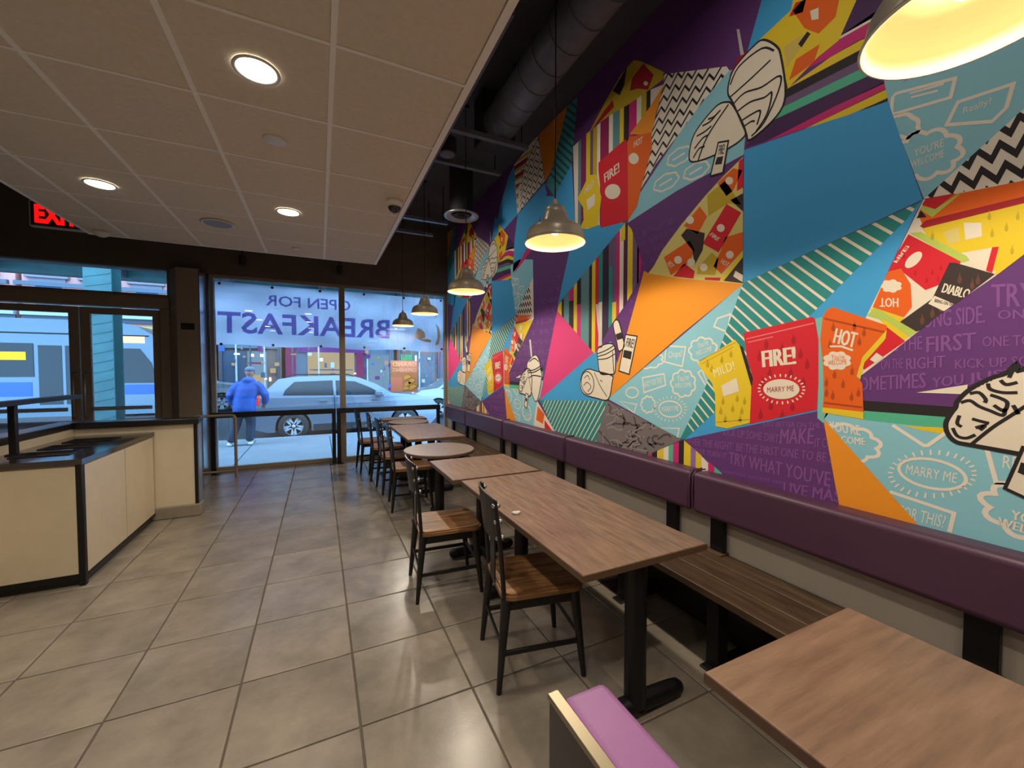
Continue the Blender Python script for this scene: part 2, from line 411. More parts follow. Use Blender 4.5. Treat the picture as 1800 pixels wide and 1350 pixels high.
def clip_conv(poly, conv):
    if area(conv) < 0: conv = conv[::-1]
    for i in range(len(conv)):
        a, b = conv[i - 1], conv[i]
        poly = clip_half(poly, lambda q: (b[0] - a[0]) * (q[1] - a[1]) - (b[1] - a[1]) * (q[0] - a[0]))
        if len(poly) < 3: return []
    return poly
def tris(poly):
    t = tessellate_polygon([[Vector((a, b, 0)) for a, b in poly]])
    return [[poly[i] for i in q] for q in t]
def clip_to(polys, region):
    """clip convex polygons to a (maybe concave) region polygon"""
    out = []
    for t in tris(region):
        if abs(area(t)) < 1e-9: continue
        for p in polys:
            c = clip_conv(p, t)
            if len(c) >= 3 and abs(area(c)) > 1e-8: out.append(c)
    return out
MC = {}
def mcol(c):
    if c not in MC: MC[c] = mat('print_%d_%d_%d' % c, rgb(*[v * 0.94 + 10 for v in c]), 0.62, spec=0.25)
    return MC[c]
BLUE = (64, 164, 226); PURP = (98, 52, 118); PURPT = (132, 78, 148); DPURP = (70, 36, 84); PINK = (228, 62, 128); ORAN = (246, 152, 34); LTEAL = (140, 204, 220); TEAL = (42, 142, 140)
WHITE = (240, 230, 214); BLACK = (38, 33, 34); YEL = (236, 204, 38); RED = (218, 32, 46); DRED = (172, 30, 40); GREY = (120, 112, 112); GREEN = (84, 188, 150); HOT = (236, 98, 22); DHOT = (176, 66, 22)
DIAB = (58, 46, 44); MAG = (206, 40, 118); GTEAL = (96, 146, 150); PGREY = (112, 86, 124); DYEL = (200, 170, 40); CREAM = (238, 226, 204); LIME = (186, 206, 90)
mural = tag(empty('wall_mural', (XW, 0, 0)), 'colourful geometric mural of sauce packets, tacos and lettering covering the long wall', 'mural')
MURK = {}
def put(name, col, polys, layer, key=None, under=None, cop=(-1, 0, 1), stuff=False, more=()):
    for k in cop:
        q = []
        for p, dl in [(p, i) for i, ps in enumerate([polys] + list(more)) for p in ps]:
            p = [(a + k * PERIOD, b) for a, b in p]
            for fn in (lambda s: s[0] - MY0, lambda s: MY1 - s[0], lambda s: s[1] - MZ0, lambda s: MZ1 - s[1]):
                p = clip_half(p, fn)
                if len(p) < 3: break
            if len(p) >= 3 and abs(area(p)) > 1e-8: q.append((p, dl))
        if not q: continue
        par = MURK.get((under, k)) if under else mural
        if par is None: continue
        mb = MB(); x = -0.0035 - 0.0007 * layer
        for p, dl in q: mb.add([(x - 0.0002 * dl, a, b) for a, b in p], [tuple(range(len(p)))])
        me = bpy.data.meshes.new(name); me.from_pydata(mb.v, [], mb.f); me.materials.append(mcol(col)); me.update()
        o = bpy.data.objects.new(name, me); COL.objects.link(o); o.parent = par
        if key: MURK[(key, k)] = o
        if stuff: o['kind'] = 'stuff'
def W(pts): return [wp(p) for p in pts]
def patch(col, pts, layer=1, key=None, name='colour_patch', under=None):
    put(name, col, tris(W(pts)), layer, key, under)
def ribbon(pts, wd, closed=False):
    """polyline (wall metres) to quads"""
    n = len(pts); off = []
    def nrm(a, b):
        dx, dy = b[0] - a[0], b[1] - a[1]; L = math.hypot(dx, dy) or 1e-6; return (-dy / L, dx / L)
    for i in range(n):
        n1 = nrm(pts[i - 1], pts[i]) if (closed or i > 0) else nrm(pts[0], pts[1])
        n2 = nrm(pts[i], pts[(i + 1) % n]) if (closed or i < n - 1) else n1
        mx, my = n1[0] + n2[0], n1[1] + n2[1]; k = max(0.35, (mx * mx + my * my) / 2) or 1
        off.append((mx / k * wd / 2, my / k * wd / 2))
    out = []
    for i in range(n if closed else n - 1):
        j = (i + 1) % n; a, b, p, q = pts[i], pts[j], off[i], off[j]
        out.append([(a[0] + p[0], a[1] + p[1]), (b[0] + q[0], b[1] + q[1]), (b[0] - q[0], b[1] - q[1]), (a[0] - p[0], a[1] - p[1])])
    return out
def smooth_line(pts, closed, k=4):
    n = len(pts)
    if n < 3 or (closed and n < 5): return pts
    out = []
    for i in range(n if closed else n - 1):
        p0 = pts[i - 1] if (closed or i > 0) else pts[0]; p1 = pts[i]; p2 = pts[(i + 1) % n]; p3 = pts[(i + 2) % n] if (closed or i + 2 < n) else p2
        for j in range(k):
            t = j / k; out.append(tuple(0.5 * (2 * p1[c] + (p2[c] - p0[c]) * t + (2 * p0[c] - 5 * p1[c] + 4 * p2[c] - p3[c]) * t * t + (3 * p1[c] - p0[c] - 3 * p2[c] + p3[c]) * t ** 3) for c in (0, 1)))
    if not closed: out.append(pts[-1])
    return out
def line(col, strokes, wd, layer, under=None, region=None, name='drawn_line', closed=False):
    for s in strokes:
        P = ribbon(smooth_line(W(s), closed) if col is BLACK else W(s), wd, closed)
        if region: P = clip_to(P, W(region))
        put(name, col, P, layer, None, under)
_tc = {}; _tw = {}
def text_tris(s, bold):
    k = (s, bold)
    if k in _tc: return _tc[k]
    cu = bpy.data.curves.new('t', 'FONT'); cu.body = s; cu.size = 1; cu.resolution_u = 2; cu.offset = bold; cu.fill_mode = 'FRONT'
    ob = bpy.data.objects.new('t', cu); COL.objects.link(ob)
    bpy.context.view_layer.update()
    dg = bpy.context.evaluated_depsgraph_get(); me = ob.evaluated_get(dg).to_mesh()
    me.calc_loop_triangles()
    vs = [(v.co.x, v.co.y) for v in me.vertices]
    T = [[vs[i] for i in t.vertices] for t in me.loop_triangles]
    ob.evaluated_get(dg).to_mesh_clear(); bpy.data.objects.remove(ob); bpy.data.curves.remove(cu)
    x0 = min(p[0] for t in T for p in t); x1 = max(p[0] for t in T for p in t); y1 = max(p[1] for t in T for p in t); y0 = min(p[1] for t in T for p in t)
    if s.upper() == s: y0 = min(y0, 0)
    T = [[((a - x0) / (x1 - x0), (b - y0) / (y1 - y0)) for a, b in t] for t in T]
    _tc[k] = T; _tw[k] = x1 - x0; return T
def wtext(s, col, bl, br, tl, layer, under=None, region=None, bold=0.04, key=None):
    A, B, C = wp(bl), wp(br), wp(tl); D = []
    T = text_tris(s, 0.0); wid = _tw[(s, 0.0)]; db = bold * 0.8 / wid
    for dx in ((-db, 0, db) if bold > 0.012 else (0,)):
        P = [[(A[0] + (x + dx) * (B[0] - A[0]) + y * (C[0] - A[0]), A[1] + (x + dx) * (B[1] - A[1]) + y * (C[1] - A[1])) for x, y in t] for t in T]
        D.append(clip_to(P, W(region)) if region else P)
    put('lettering', col, D[0], layer, key, under, more=D[1:])
def stripes(col, region, p0, p1, n, frac, dirp, layer, under=None, off=0.0):
    """parallel bars: from p0 to p1 in n steps, each bar running along vector dirp (all pixel points)"""
    A, B = wp(p0), wp(p1); D0, D1 = wp(dirp[0]), wp(dirp[1]); dx, dy = D1[0] - D0[0], D1[1] - D0[1]; L = math.hypot(dx, dy); dx, dy = dx / L * 6, dy / L * 6
    P = []
    for i in range(n):
        t0 = (i + off) / n; t1 = t0 + frac / n
        a = (A[0] + (B[0] - A[0]) * t0, A[1] + (B[1] - A[1]) * t0); b = (A[0] + (B[0] - A[0]) * t1, A[1] + (B[1] - A[1]) * t1)
        P.append([(a[0] - dx, a[1] - dy), (b[0] - dx, b[1] - dy), (b[0] + dx, b[1] + dy), (a[0] + dx, a[1] + dy)])
    for q in P: put('stripe', col, clip_to([q], W(region)), layer, None, under)
def vbars(region, bars, layer):
    """vertical bars: (u_left, u_right, v_reference, colour)"""
    by = {}
    for u0, u1, v, c in bars:
        a = wp((u0, v))[0]; b = wp((u1, v))[0]
        by.setdefault(c, []).append([(a, 0.5), (b, 0.5), (b, 4.5), (a, 4.5)])
    for c, ps in by.items():
        for q in ps: put('stripe', c, clip_to([q], W(region)), layer)
def ell(cx, cy, rx, ry, n=20, rot=0.0):
    ca, sa = math.cos(rot), math.sin(rot)
    return [(cx + rx * math.cos(t) * ca - ry * math.sin(t) * sa, cy + rx * math.cos(t) * sa + ry * math.sin(t) * ca) for t in [2 * math.pi * i / n for i in range(n)]]
def cloud(cx, cy, rx, ry, bumps=9, amp=0.13, n=54, rot=0.0):
    out = []
    for i in range(n):
        t = 2 * math.pi * i / n; k = 1 + amp * (abs(math.sin(bumps * t / 2)) - 0.6)
        x, y = rx * k * math.cos(t), ry * k * math.sin(t)
        out.append((cx + x * math.cos(rot) - y * math.sin(rot), cy + x * math.sin(rot) + y * math.cos(rot)))
    return out
def flames(col, pts, sz, layer, under, region=None):
    P = []
    for u, v in pts:
        d = [(0, -1.5), (0.35, -0.7), (0.75, -0.1), (0.8, 0.5), (0.45, 1), (0, 1.1), (-0.45, 1), (-0.8, 0.5), (-0.6, -0.2), (-0.2, -0.6)]
        P = tris(W([(u + a * sz * 0.62, v + b * sz) for a, b in d]))
        if region: P = clip_to(P, W(region))
        put('flame_print', col, P, layer, None, under)
def rays(col, cx, cy, rx, ry, n, l, wd, layer, under=None, region=None):
    S = []
    for i in range(n):
        t = 2 * math.pi * (i + .3) / n; S.append([(cx + rx * 1.12 * math.cos(t), cy + ry * 1.2 * math.sin(t)), (cx + (rx * 1.12 + l) * math.cos(t), cy + (ry * 1.2 + l) * math.sin(t))])
    P = []
    for s in S: P += ribbon(W(s), wd)
    if region: P = clip_to(P, W(region))
    put('ray_marks', col, P, layer, None, under, stuff=True)
def zigzag(col, region, p_left, p_right, p_next, rows, teeth, wd, layer, amp):
    """rows of chevron lines from p_left to p_right, repeated towards p_next"""
    A, B, C = wp(p_left), wp(p_right), wp(p_next); P = []
    ex = ((B[0] - A[0]) / teeth / 2, (B[1] - A[1]) / teeth / 2); ey = ((C[0] - A[0]) / rows, (C[1] - A[1]) / rows)
    for r in range(rows + 1):
        pts = []
        for i in range(2 * teeth + 1):
            s = amp * (1 if i % 2 else -1)
            pts.append((A[0] + ex[0] * i + ey[0] * (r + s), A[1] + ex[1] * i + ey[1] * (r + s)))
        P += ribbon(pts, wd)
    put('chevron_lines', col, clip_to(P, W(region)), layer, stuff=True)

# base sheet
put('base_sheet', PURP, [[(MY0, MZ0), (MY1, MZ0), (MY1, MZ1), (MY0, MZ1)]], 0, cop=(0,))

# ---- large colour patches
bigblue = [(1309, 264), (1562, 177), (1583, 240), (1623, 351), (1307, 498)]
patch(BLUE, bigblue)
strip2 = [(1623, 351), (1612, 372), (1522, 560), (1449, 738), (1440, 735), (1205, 772)]
patch(BLUE, strip2)
tealw = [(1307, 498), (1619, 355), (1594, 386), (1425, 555), (1258, 724), (1205, 772), (1196, 772), (1237, 690), (1285, 560)]
patch(TEAL, tealw, 1.4)
stripes(CREAM, tealw, (1598, 362), (1214, 766), 31, 0.24, ((1400, 457), (1500, 528)), 2)
orangep = [(1133, 476), (1142, 481), (1200, 490), (1308, 499), (1200, 586), (1069, 701), (1085, 640), (1104, 582)]
patch(ORAN, orangep, 1.6, 'orange')
lteal1 = [(1307, 499), (1069, 701), (1199, 773), (1237, 690), (1285, 560)]
patch(LTEAL, lteal1, 1.2, 'lteal1')
greyp = [(1067, 704), (1200, 772), (1142, 800), (1048, 776)]
patch(GREY, greyp, 1.4, 'greysketch')
wedge = [(1202, 773), (1274, 835), (1240, 850), (1130, 805), (1142, 798)]
patch(WHITE, wedge, 1.2)
vbars(wedge, [(1140, 1147, 800, MAG), (1147, 1156, 800, BLACK), (1157, 1167, 800, YEL), (1176, 1184, 800, GREEN), (1184, 1194, 800, MAG), (1194, 1203, 800, BLACK), (1203, 1215, 800, YEL), (1215, 1224, 800, (150, 110, 170)), (1224, 1234, 800, YEL), (1246, 1257, 800, MAG), (1257, 1270, 800, GREEN)], 2)
purp1 = [(1205, 772), (1440, 722), (1449, 740), (1479, 900), (1380, 880), (1272, 840)]
patch(PURP, purp1, 1.8, 'purp1')
orange2 = [(1448, 735), (1622, 930), (1478, 900)]
patch(ORAN, orange2, 1.6)
lteal2 = [(1446, 722), (1520, 737), (1600, 747), (1700, 756), (955, 668, -1), (955, 690, -1), (945, 706, -1), (939, 760, -1), (1622, 930), (1448, 735)]
patch(LTEAL, lteal2, 1.2, 'lteal2')
black1 = [(1517, 704), (1690, 716), (955, 645, -1), (955, 652, -1), (1690, 735), (1519, 722)]
patch(BLACK, black1, 1.5)
patch(GREEN, [(1519, 722), (1690, 735), (955, 652, -1), (955, 662, -1), (1690, 757), (1519, 738)], 1.5)
patch(YEL, [(1585, 748), (1670, 752), (1668, 764), (1625, 757)], 2)
patch(CREAM, [(1612, 690), (1702, 676), (1700, 693)], 2.5)
# collage next to the blue
collR = [(1624, 351), (1800, 316), (1990, 278), (1990, 306), (1799, 449), (1757, 481), (1655, 551), (1569, 619), (1512, 662), (1448, 738), (1522, 560)]
patch(CREAM, collR, 1.2, 'collR')
# pale teal upper right + chevron
lteal3 = [(1562, 177), (1548, 110), (1700, 20), (1990, -90), (1990, 40), (1800, 192), (1625, 350), (1583, 240)]
patch(LTEAL, lteal3, 1.2, 'lteal3')
chevR = [(1625, 350), (1800, 192), (1990, 30), (1990, 280), (1800, 318)]
patch(WHITE, chevR, 1.3, 'chevR')
zigzag(BLACK, chevR, (1610, 372), (1960, 300), (1560, 160), 7, 8, 0.017, 2, 0.32)
# diagonal bands
zc = lambda L: [(949 + .4728 * x, .4728 * y) for x, y in L]
for c, L in ((DPURP, [(1040, 180), (1110, 60), (1250, -60), (1500, -60), (1270, 50)]), (WHITE, [(1030, 196), (1255, 40), (1500, -60), (1500, 0), (1225, 85)]), (MAG, [(925, 290), (1030, 200), (1225, 85), (1500, -10), (1500, 60), (1195, 150), (1080, 215)]), (YEL, [(918, 332), (1080, 215), (1190, 150), (1500, 50), (1500, 110), (1190, 188)]),
             (BLACK, [(915, 336), (1190, 188), (1500, 100), (1500, 150), (1190, 226), (912, 368)]), (PGREY, [(910, 368), (1190, 226), (1500, 150), (1500, 190), (1200, 255), (855, 424)]), (GREEN, [(855, 424), (1200, 255), (1500, 170), (1500, 200), (1230, 280), (830, 466)]),
             (DPURP, [(766, 550), (830, 466), (1235, 278), (1305, 255), (1305, 300), (1100, 395), (852, 520)]), (MAG, [(845, 526), (1100, 395), (1305, 296), (1305, 326), (990, 478)]), (YEL, [(985, 480), (1305, 324), (1292, 368), (1150, 428)]), (BLACK, [(1185, 416), (1292, 366), (1294, 378)])):
    patch(c, zc(L), 1.1)
collT = [(1328, 78), (1392, 18), (1400, -30), (1520, -30), (1475, 72), (1440, 100), (1386, 156), (1378, 120), (1368, 84)]
patch(YEL, collT, 1.8, 'collT')
patch(BLUE, [(1312, 100), (1330, 76), (1392, 18), (1404, -40), (1355, -40), (1340, 0)], 1.3)
patch(DRED, [(1282, 135), (1300, 100), (1334, 78), (1300, 115)], 1.4)
# ---- upper cluster
barsU = [(1008, 258), (1032, 235), (1076, 200), (1107, 183), (1139, 160), (1169, 148), (1142, 190), (1112, 240), (1104, 262), (1104, 390), (1012, 404)]
patch(WHITE, barsU, 1.1)
vbars(barsU, [(1017, 1022, 300, GTEAL), (1022, 1031, 300, (130, 40, 96)), (1031, 1038, 300, YEL), (1038, 1043, 300, PGREY), (1043, 1050, 300, DYEL), (1056, 1071, 250, (150, 34, 84)), (1078, 1090, 250, GTEAL), (1090, 1097, 250, YEL), (1097, 1106, 250, BLACK), (1106, 1120, 200, MAG), (1128, 1137, 200, DYEL), (1137, 1144, 200, BLACK)], 1.6)
collU = [(1036, 234), (1064, 180), (1092, 132), (1115, 106), (1128, 108), (1168, 127), (1166, 140), (1140, 160), (1107, 183), (1076, 201), (1046, 222)]
patch(DYEL, collU, 1.8, 'collU')
patch(DRED, [(1112, 138), (1132, 112), (1150, 132), (1140, 158), (1122, 156), (1108, 160)], 2.4, under='collU', name='packet_print')
patch(BLACK, [(1078, 160), (1103, 118), (1098, 150), (1090, 168)], 2.4, under='collU', name='packet_print')
patch(DRED, [(1062, 196), (1078, 176), (1080, 188), (1058, 212), (1040, 230)], 2.4, under='collU', name='packet_print')
patch(WHITE, ell(1136, 147, 4, 4, 10), 2.8, under='collU', name='packet_print')
patch(ORAN, [(1170, 146), (1154, 200), (1146, 238), (1108, 236), (1142, 190)], 2)
chevU = [(1166, 131), (1278, 117), (1283, 124), (1240, 174), (1194, 236), (1153, 289), (1110, 363), (1105, 372), (1122, 327), (1138, 264), (1159, 187), (1168, 137)]
patch(WHITE, chevU, 1.3)
zigzag(BLACK, chevU, (1090, 372), (1272, 250), (1150, 66), 17, 9, 0.013, 2, 0.42)
lteal4 = [(1283, 124), (1240, 174), (1194, 236), (1110, 363), (1104, 392), (1190, 336), (1308, 272), (1312, 230), (1296, 122)]
patch(LTEAL, lteal4, 1.2, 'lteal4')
for c, (u, v), a in ((0, (1195, 275), -0.6), (1, (1172, 320), -0.55), (2, (1225, 300), -0.5)):
    line(WHITE, [cloud(u, v, 24, 12, 7, 0.12, 40, a)], 0.012, 2, 'lteal4', lteal4, closed=True)
    line(WHITE, [[(u - 12, v + 7), (u + 10, v - 6)]], 0.012, 2, 'lteal4', lteal4)
redU = [(1053, 286), (1100, 245), (1104, 250), (1105, 388), (1057, 401), (1058, 345), (1053, 302)]
patch(RED, redU, 3, 'redU', 'sauce_packet')
wtext('FIRE!', CREAM, (1064, 322), (1090, 302), (1063, 306), 4, 'redU')
patch(CREAM, ell(1078, 337, 14, 13, 18, -0.6), 4, under='redU', name='packet_print')
hotU = [(1107, 241), (1146, 233), (1147, 260), (1128, 330), (1121, 362), (1105, 388), (1104, 250)]
patch(HOT, hotU, 3, 'hotU', 'sauce_packet')
wtext('HOT', CREAM, (1115, 260), (1130, 252), (1116, 248), 4, 'hotU')
patch(CREAM, ell(1115, 279, 9, 10, 14), 4, under='hotU', name='packet_print')
yelU = [(1035, 308), (1049, 307), (1058, 347), (1052, 396), (1033, 403), (1020, 401), (1027, 387), (1026, 365), (1016, 349), (1029, 323)]
patch(YEL, yelU, 3.2, 'yelU', 'sauce_packet')
patch(WHITE, [(1032, 352), (1047, 340), (1046, 360), (1034, 370)], 4, under='yelU', name='packet_print')
wtext('MILD', CREAM, (1028, 342), (1044, 328), (1030, 330), 4, 'yelU')
# far upper pieces (above the blue, towards the window)
patch(WHITE, [(904, 290), (945, 238), (950, 262), (958, 318), (910, 376)], 1.3, 'chevS')
zigzag(BLACK, [(916, 300), (945, 238), (950, 262), (958, 318), (915, 374)], (905, 380), (960, 336), (916, 250), 12, 6, 0.012, 2, 0.4)
stripes((150, 40, 70), [(904, 290), (930, 272), (922, 300), (912, 330), (911, 375)], (905, 292), (910, 376), 5, 0.45, ((905, 320), (945, 295)), 2.2)
stripes(DYEL, [(904, 290), (945, 240), (946, 250), (922, 290), (912, 330), (910, 375)], (906, 284), (910, 376), 6, 0.25, ((905, 320), (945, 295)), 2.3)
patch((228, 130, 24), [(947, 238), (998, 186), (988, 230), (970, 300), (959, 319)], 1.6)
tealS = [(998, 186), (1016, 170), (1010, 240), (1005, 290), (975, 345), (960, 325), (972, 296), (988, 230)]
patch((66, 150, 156), tealS, 1.5)
stripes((34, 92, 98), tealS, (1006, 180), (990, 340), 12, 0.4, ((980, 240), (1005, 262)), 2)
blueM = [(1006, 290), (1012, 404), (1001, 443), (983, 520), (960, 420), (958, 340), (975, 345)]
patch(BLUE, [(1006, 288), (1012, 404), (1005, 440), (945, 440), (955, 345), (975, 345)], 1.3)
blueN = [(911, 376), (958, 322), (962, 340), (946, 395), (930, 440), (902, 480), (905, 420)]
patch(BLUE, blueN, 1.2)
patch(BLUE, [(905, 290), (911, 376), (868, 425), (880, 360), (895, 310)], 1.2)
patch(MAG, [(902, 484), (926, 438), (938, 436), (905, 480)], 1.4)
# ---- middle: blue, bars, pink, blue, teal
blue3 = [(1008, 402), (1104, 389), (981, 536), (1001, 443)]
patch(BLUE, blue3, 1.3)
bars2 = [(1101, 391), (1111, 403), (1124, 439), (1129, 461), (1124, 494), (1098, 539), (1073, 574), (1046, 622), (980, 546), (983, 535)]
patch((70, 52, 84), bars2, 1.4)
vb = [(981, 988, 535, YEL), (988, 992, 535, BLACK), (992, 1001, 535, GTEAL), (1001, 1009, 560, BLACK), (1009, 1015, 560, YEL), (1015, 1022, 560, MAG), (1022, 1036, 560, GTEAL), (1036, 1041, 560, BLACK), (1041, 1047, 560, YEL), (1047, 1053, 560, RED), (1053, 1060, 500, TEAL), (1060, 1071, 500, (52, 34, 58)), (1071, 1077, 500, TEAL), (1077, 1084, 480, PGREY), (1084, 1090, 480, MAG), (1090, 1097, 480, CREAM), (1097, 1104, 450, DPURP), (1104, 1113, 450, YEL), (1113, 1124, 450, PGREY), (1121, 1130, 460, MAG)]
vbars(bars2, vb, 2)
for u0, u1, v0, v1, vr, c in ((1053, 1059, 532, 640, 560, CREAM), (1077, 1084, 532, 600, 540, YEL), (1001, 1009, 480, 530, 520, MAG), (1015, 1022, 480, 536, 520, BLACK), (1071, 1077, 420, 470, 450, PGREY), (1092, 1100, 390, 425, 410, YEL)):
    a, b = wp((u0, vr))[0], wp((u1, vr))[0]; za, zb = wp((u0, v0))[1], wp((u0, v1))[1]
    put('stripe', c, clip_to([[(a, za), (b, za), (b, zb), (a, zb)]], W(bars2)), 2.6)
pinkt = [(981, 542), (1046, 618), (949, 703)]
patch(PINK, pinkt, 1.8)
patch(BLUE, [(1047, 617), (949, 703), (1067, 705), (1086, 640), (1075, 600)], 1.5)
tealm = [(949, 703), (1067, 705), (1047, 780), (975, 757)]
patch(TEAL, tealm, 1.5)
stripes(CREAM, tealm, (935, 760), (1075, 792), 22, 0.22, ((978, 757), (1003, 704)), 2)
colS = [(945, 705), (976, 758), (938, 752), (942, 720)]
patch(CREAM, colS, 1.5, 'colS')
patch(HOT, [(946, 714), (958, 728), (955, 745), (943, 738)], 2.4, under='colS', name='packet_print')
patch(RED, [(958, 738), (972, 758), (958, 758)], 2.4, under='colS', name='packet_print')
# ---- collage above the orange sheet
coll2 = [(1307, 276), (1307, 499), (1200, 490), (1140, 481), (1150, 468), (1165, 440), (1200, 393), (1240, 345), (1270, 312)]
patch((226, 210, 120), coll2, 1.4, 'coll2')
for c, pts in ((DYEL, [(1244, 344), (1276, 318), (1304, 360), (1280, 358), (1246, 380)]), (HOT, [(1262, 322), (1290, 296), (1306, 300), (1290, 335), (1278, 345)]), (RED, [(1300, 284), (1307, 278), (1307, 330), (1296, 336)]), (DIAB, [(1285, 352), (1307, 340), (1307, 372)]),
               (HOT, [(1231, 363), (1244, 381), (1227, 412), (1203, 397)]), (DIAB, [(1198, 414), (1208, 402), (1240, 410), (1236, 440), (1222, 466), (1218, 440)]), (RED, [(1278, 359), (1304, 374), (1264, 444), (1236, 428)]), (HOT, [(1168, 452), (1213, 423), (1222, 439), (1213, 461), (1180, 484)]),
               (DYEL, [(1228, 470), (1252, 444), (1264, 455), (1258, 484), (1226, 482)]), (HOT, [(1276, 417), (1307, 408), (1307, 440), (1269, 482), (1255, 468), (1267, 443)]), (RED, [(1184, 486), (1204, 463), (1222, 477), (1220, 490)]), (YEL, [(1266, 493), (1307, 443), (1307, 452), (1273, 494)]), (DIAB, [(1307, 452), (1307, 498), (1273, 494)]), (RED, [(1240, 488), (1268, 488), (1266, 494), (1240, 492)])):
    patch(c, [p for p in pts], 2.2, under='coll2', name='packet_print')
wtext('FIRE', CREAM, (1248, 414), (1262, 424), (1253, 409), 3, 'coll2'); wtext('HOT', CREAM, (1173, 464), (1180, 473), (1180, 458), 3, 'coll2'); wtext('HOT', CREAM, (1267, 462), (1279, 470), (1272, 455), 3, 'coll2')
for u, v in ((1268, 401), (1193, 457), (1284, 448), (1214, 387), (1238, 470), (1216, 461), (1283, 318)): patch(CREAM, ell(u, v, 7, 7, 12), 2.8, under='coll2', name='packet_print')
patch(CREAM, [(1294, 476), (1307, 484), (1306, 496), (1290, 486)], 2.8, under='coll2', name='packet_print')
# ---- collage beside the blue: packets
def cp(c, pts, l=2.2): put('packet_print', c, clip_to(tris(W(pts)), W(collR)), l, None, 'collR')
cp(HOT, [(1628, 352), (1800, 318), (1960, 290), (1800, 348), (1622, 395), (1615, 375)])
cp(DRED, [(1618, 398), (1628, 388), (1800, 346), (1960, 300), (1800, 362), (1625, 402)], 2.3)
cp(RED, [(1628, 350), (1680, 340), (1645, 368), (1622, 360)], 2.4); cp(LIME, [(1622, 362), (1645, 368), (1690, 338), (1686, 344), (1640, 382), (1620, 370)], 2.5)
cp(YEL, [(1622, 402), (1800, 358), (1960, 320), (1960, 420), (1760, 480), (1700, 460), (1640, 430)], 2.5)
cp(BLACK, [(1612, 384), (1620, 370), (1630, 382)], 2.6)
cp(LIME, [(1600, 410), (1620, 408), (1700, 450), (1706, 458), (1690, 462)], 2.7)
cp(RED, [(1598, 412), (1690, 460), (1680, 490), (1628, 510), (1590, 480), (1560, 480), (1575, 450)], 2.8)
cp(CREAM, [(1690, 445), (1755, 434), (1742, 475), (1730, 480), (1700, 460)], 2.6); cp(RED, [(1745, 435), (1757, 434), (1745, 480), (1734, 476)], 2.7)
cp(YEL, [(1757, 434), (1800, 420), (1800, 485), (1750, 484)], 2.6)
cp(CREAM, [(1695, 392), (1726, 392), (1727, 416), (1698, 422)], 3); cp((225, 205, 120), [(1660, 408), (1685, 400), (1690, 424), (1668, 430)], 3)
cp(HOT, [(1562, 478), (1585, 472), (1602, 500), (1604, 540), (1590, 558), (1535, 540), (1548, 510)], 2.9)
cp(CREAM, cloud(1568, 503, 18, 11, 7, 0.2), 3.2); 
wtext('HOT', CREAM, (1580, 524), (1548, 524), (1580, 540), 3.3, 'collR')
cp(DIAB, [(1670, 462), (1680, 462), (1750, 482), (1700, 520), (1640, 570), (1612, 583), (1583, 566), (1640, 525)], 3)
wtext('DIABLO', CREAM, (1656, 514), (1702, 526), (1662, 498), 3.6, 'collR', collR, bold=0.06)
cp(CREAM, [(1644, 520), (1682, 536), (1664, 549), (1633, 534)], 3.4)
wtext('BRING ON THE', BLACK, (1644, 531), (1678, 540), (1645, 525), 3.8, 'collR', collR)
wtext('FIRE!', CREAM, (1572, 460), (1594, 432), (1578, 462), 3.6, 'collR', collR)
cp(CREAM, ell(1607, 457, 19, 9, 18, -0.75), 3.2)
cp(LIME, [(1583, 566), (1612, 583), (1600, 592), (1560, 565), (1525, 555), (1540, 540)], 2.6); cp(YEL, [(1530, 545), (1545, 535), (1590, 560), (1606, 586), (1590, 598), (1560, 575)], 2.5)
cp(RED, [(1560, 575), (1592, 600), (1520, 650), (1510, 640)], 2.4); cp(CREAM, [(1542, 620), (1554, 628), (1540, 638), (1530, 632)], 2.8); cp(YEL, [(1560, 582), (1556, 598), (1518, 640), (1515, 628)], 2.9)
flames((190, 24, 36), [(1640, 478), (1655, 470), (1610, 480), (1630, 492), (1590, 450), (1650, 490)], 5, 3, 'collR', collR)
flames(DYEL, [(1640, 415), (1740, 380), (1770, 400), (1745, 410), (1780, 440), (1790, 380)], 7, 2.9, 'collR', collR)
flames((104, 62, 54), [(1640, 550), (1622, 562), (1688, 490), (1710, 500), (1655, 540), (1720, 492)], 8, 3.2, 'collR', collR)
# ---- collage top right
def ct(c, pts, l=2.4): put('packet_print', c, clip_to(tris(W(pts)), W(collT)), l, None, 'collT')
ct(HOT, [(1395, 20), (1430, -20), (1480, -20), (1470, 30), (1440, 60), (1415, 50)]); ct(RED, [(1388, 30), (1400, 5), (1418, 0), (1412, 22)]); ct(CREAM, [(1425, 20), (1440, 14), (1440, 34), (1428, 36)], 2.8)
ct((214, 186, 90), [(1378, 84), (1412, 60), (1412, 80), (1384, 120)], 2.4); ct(HOT, [(1400, 105), (1442, 78), (1432, 110), (1388, 142)], 2.5); ct(BLACK, [(1404, 78), (1420, 56), (1426, 60), (1410, 84)], 2.8)
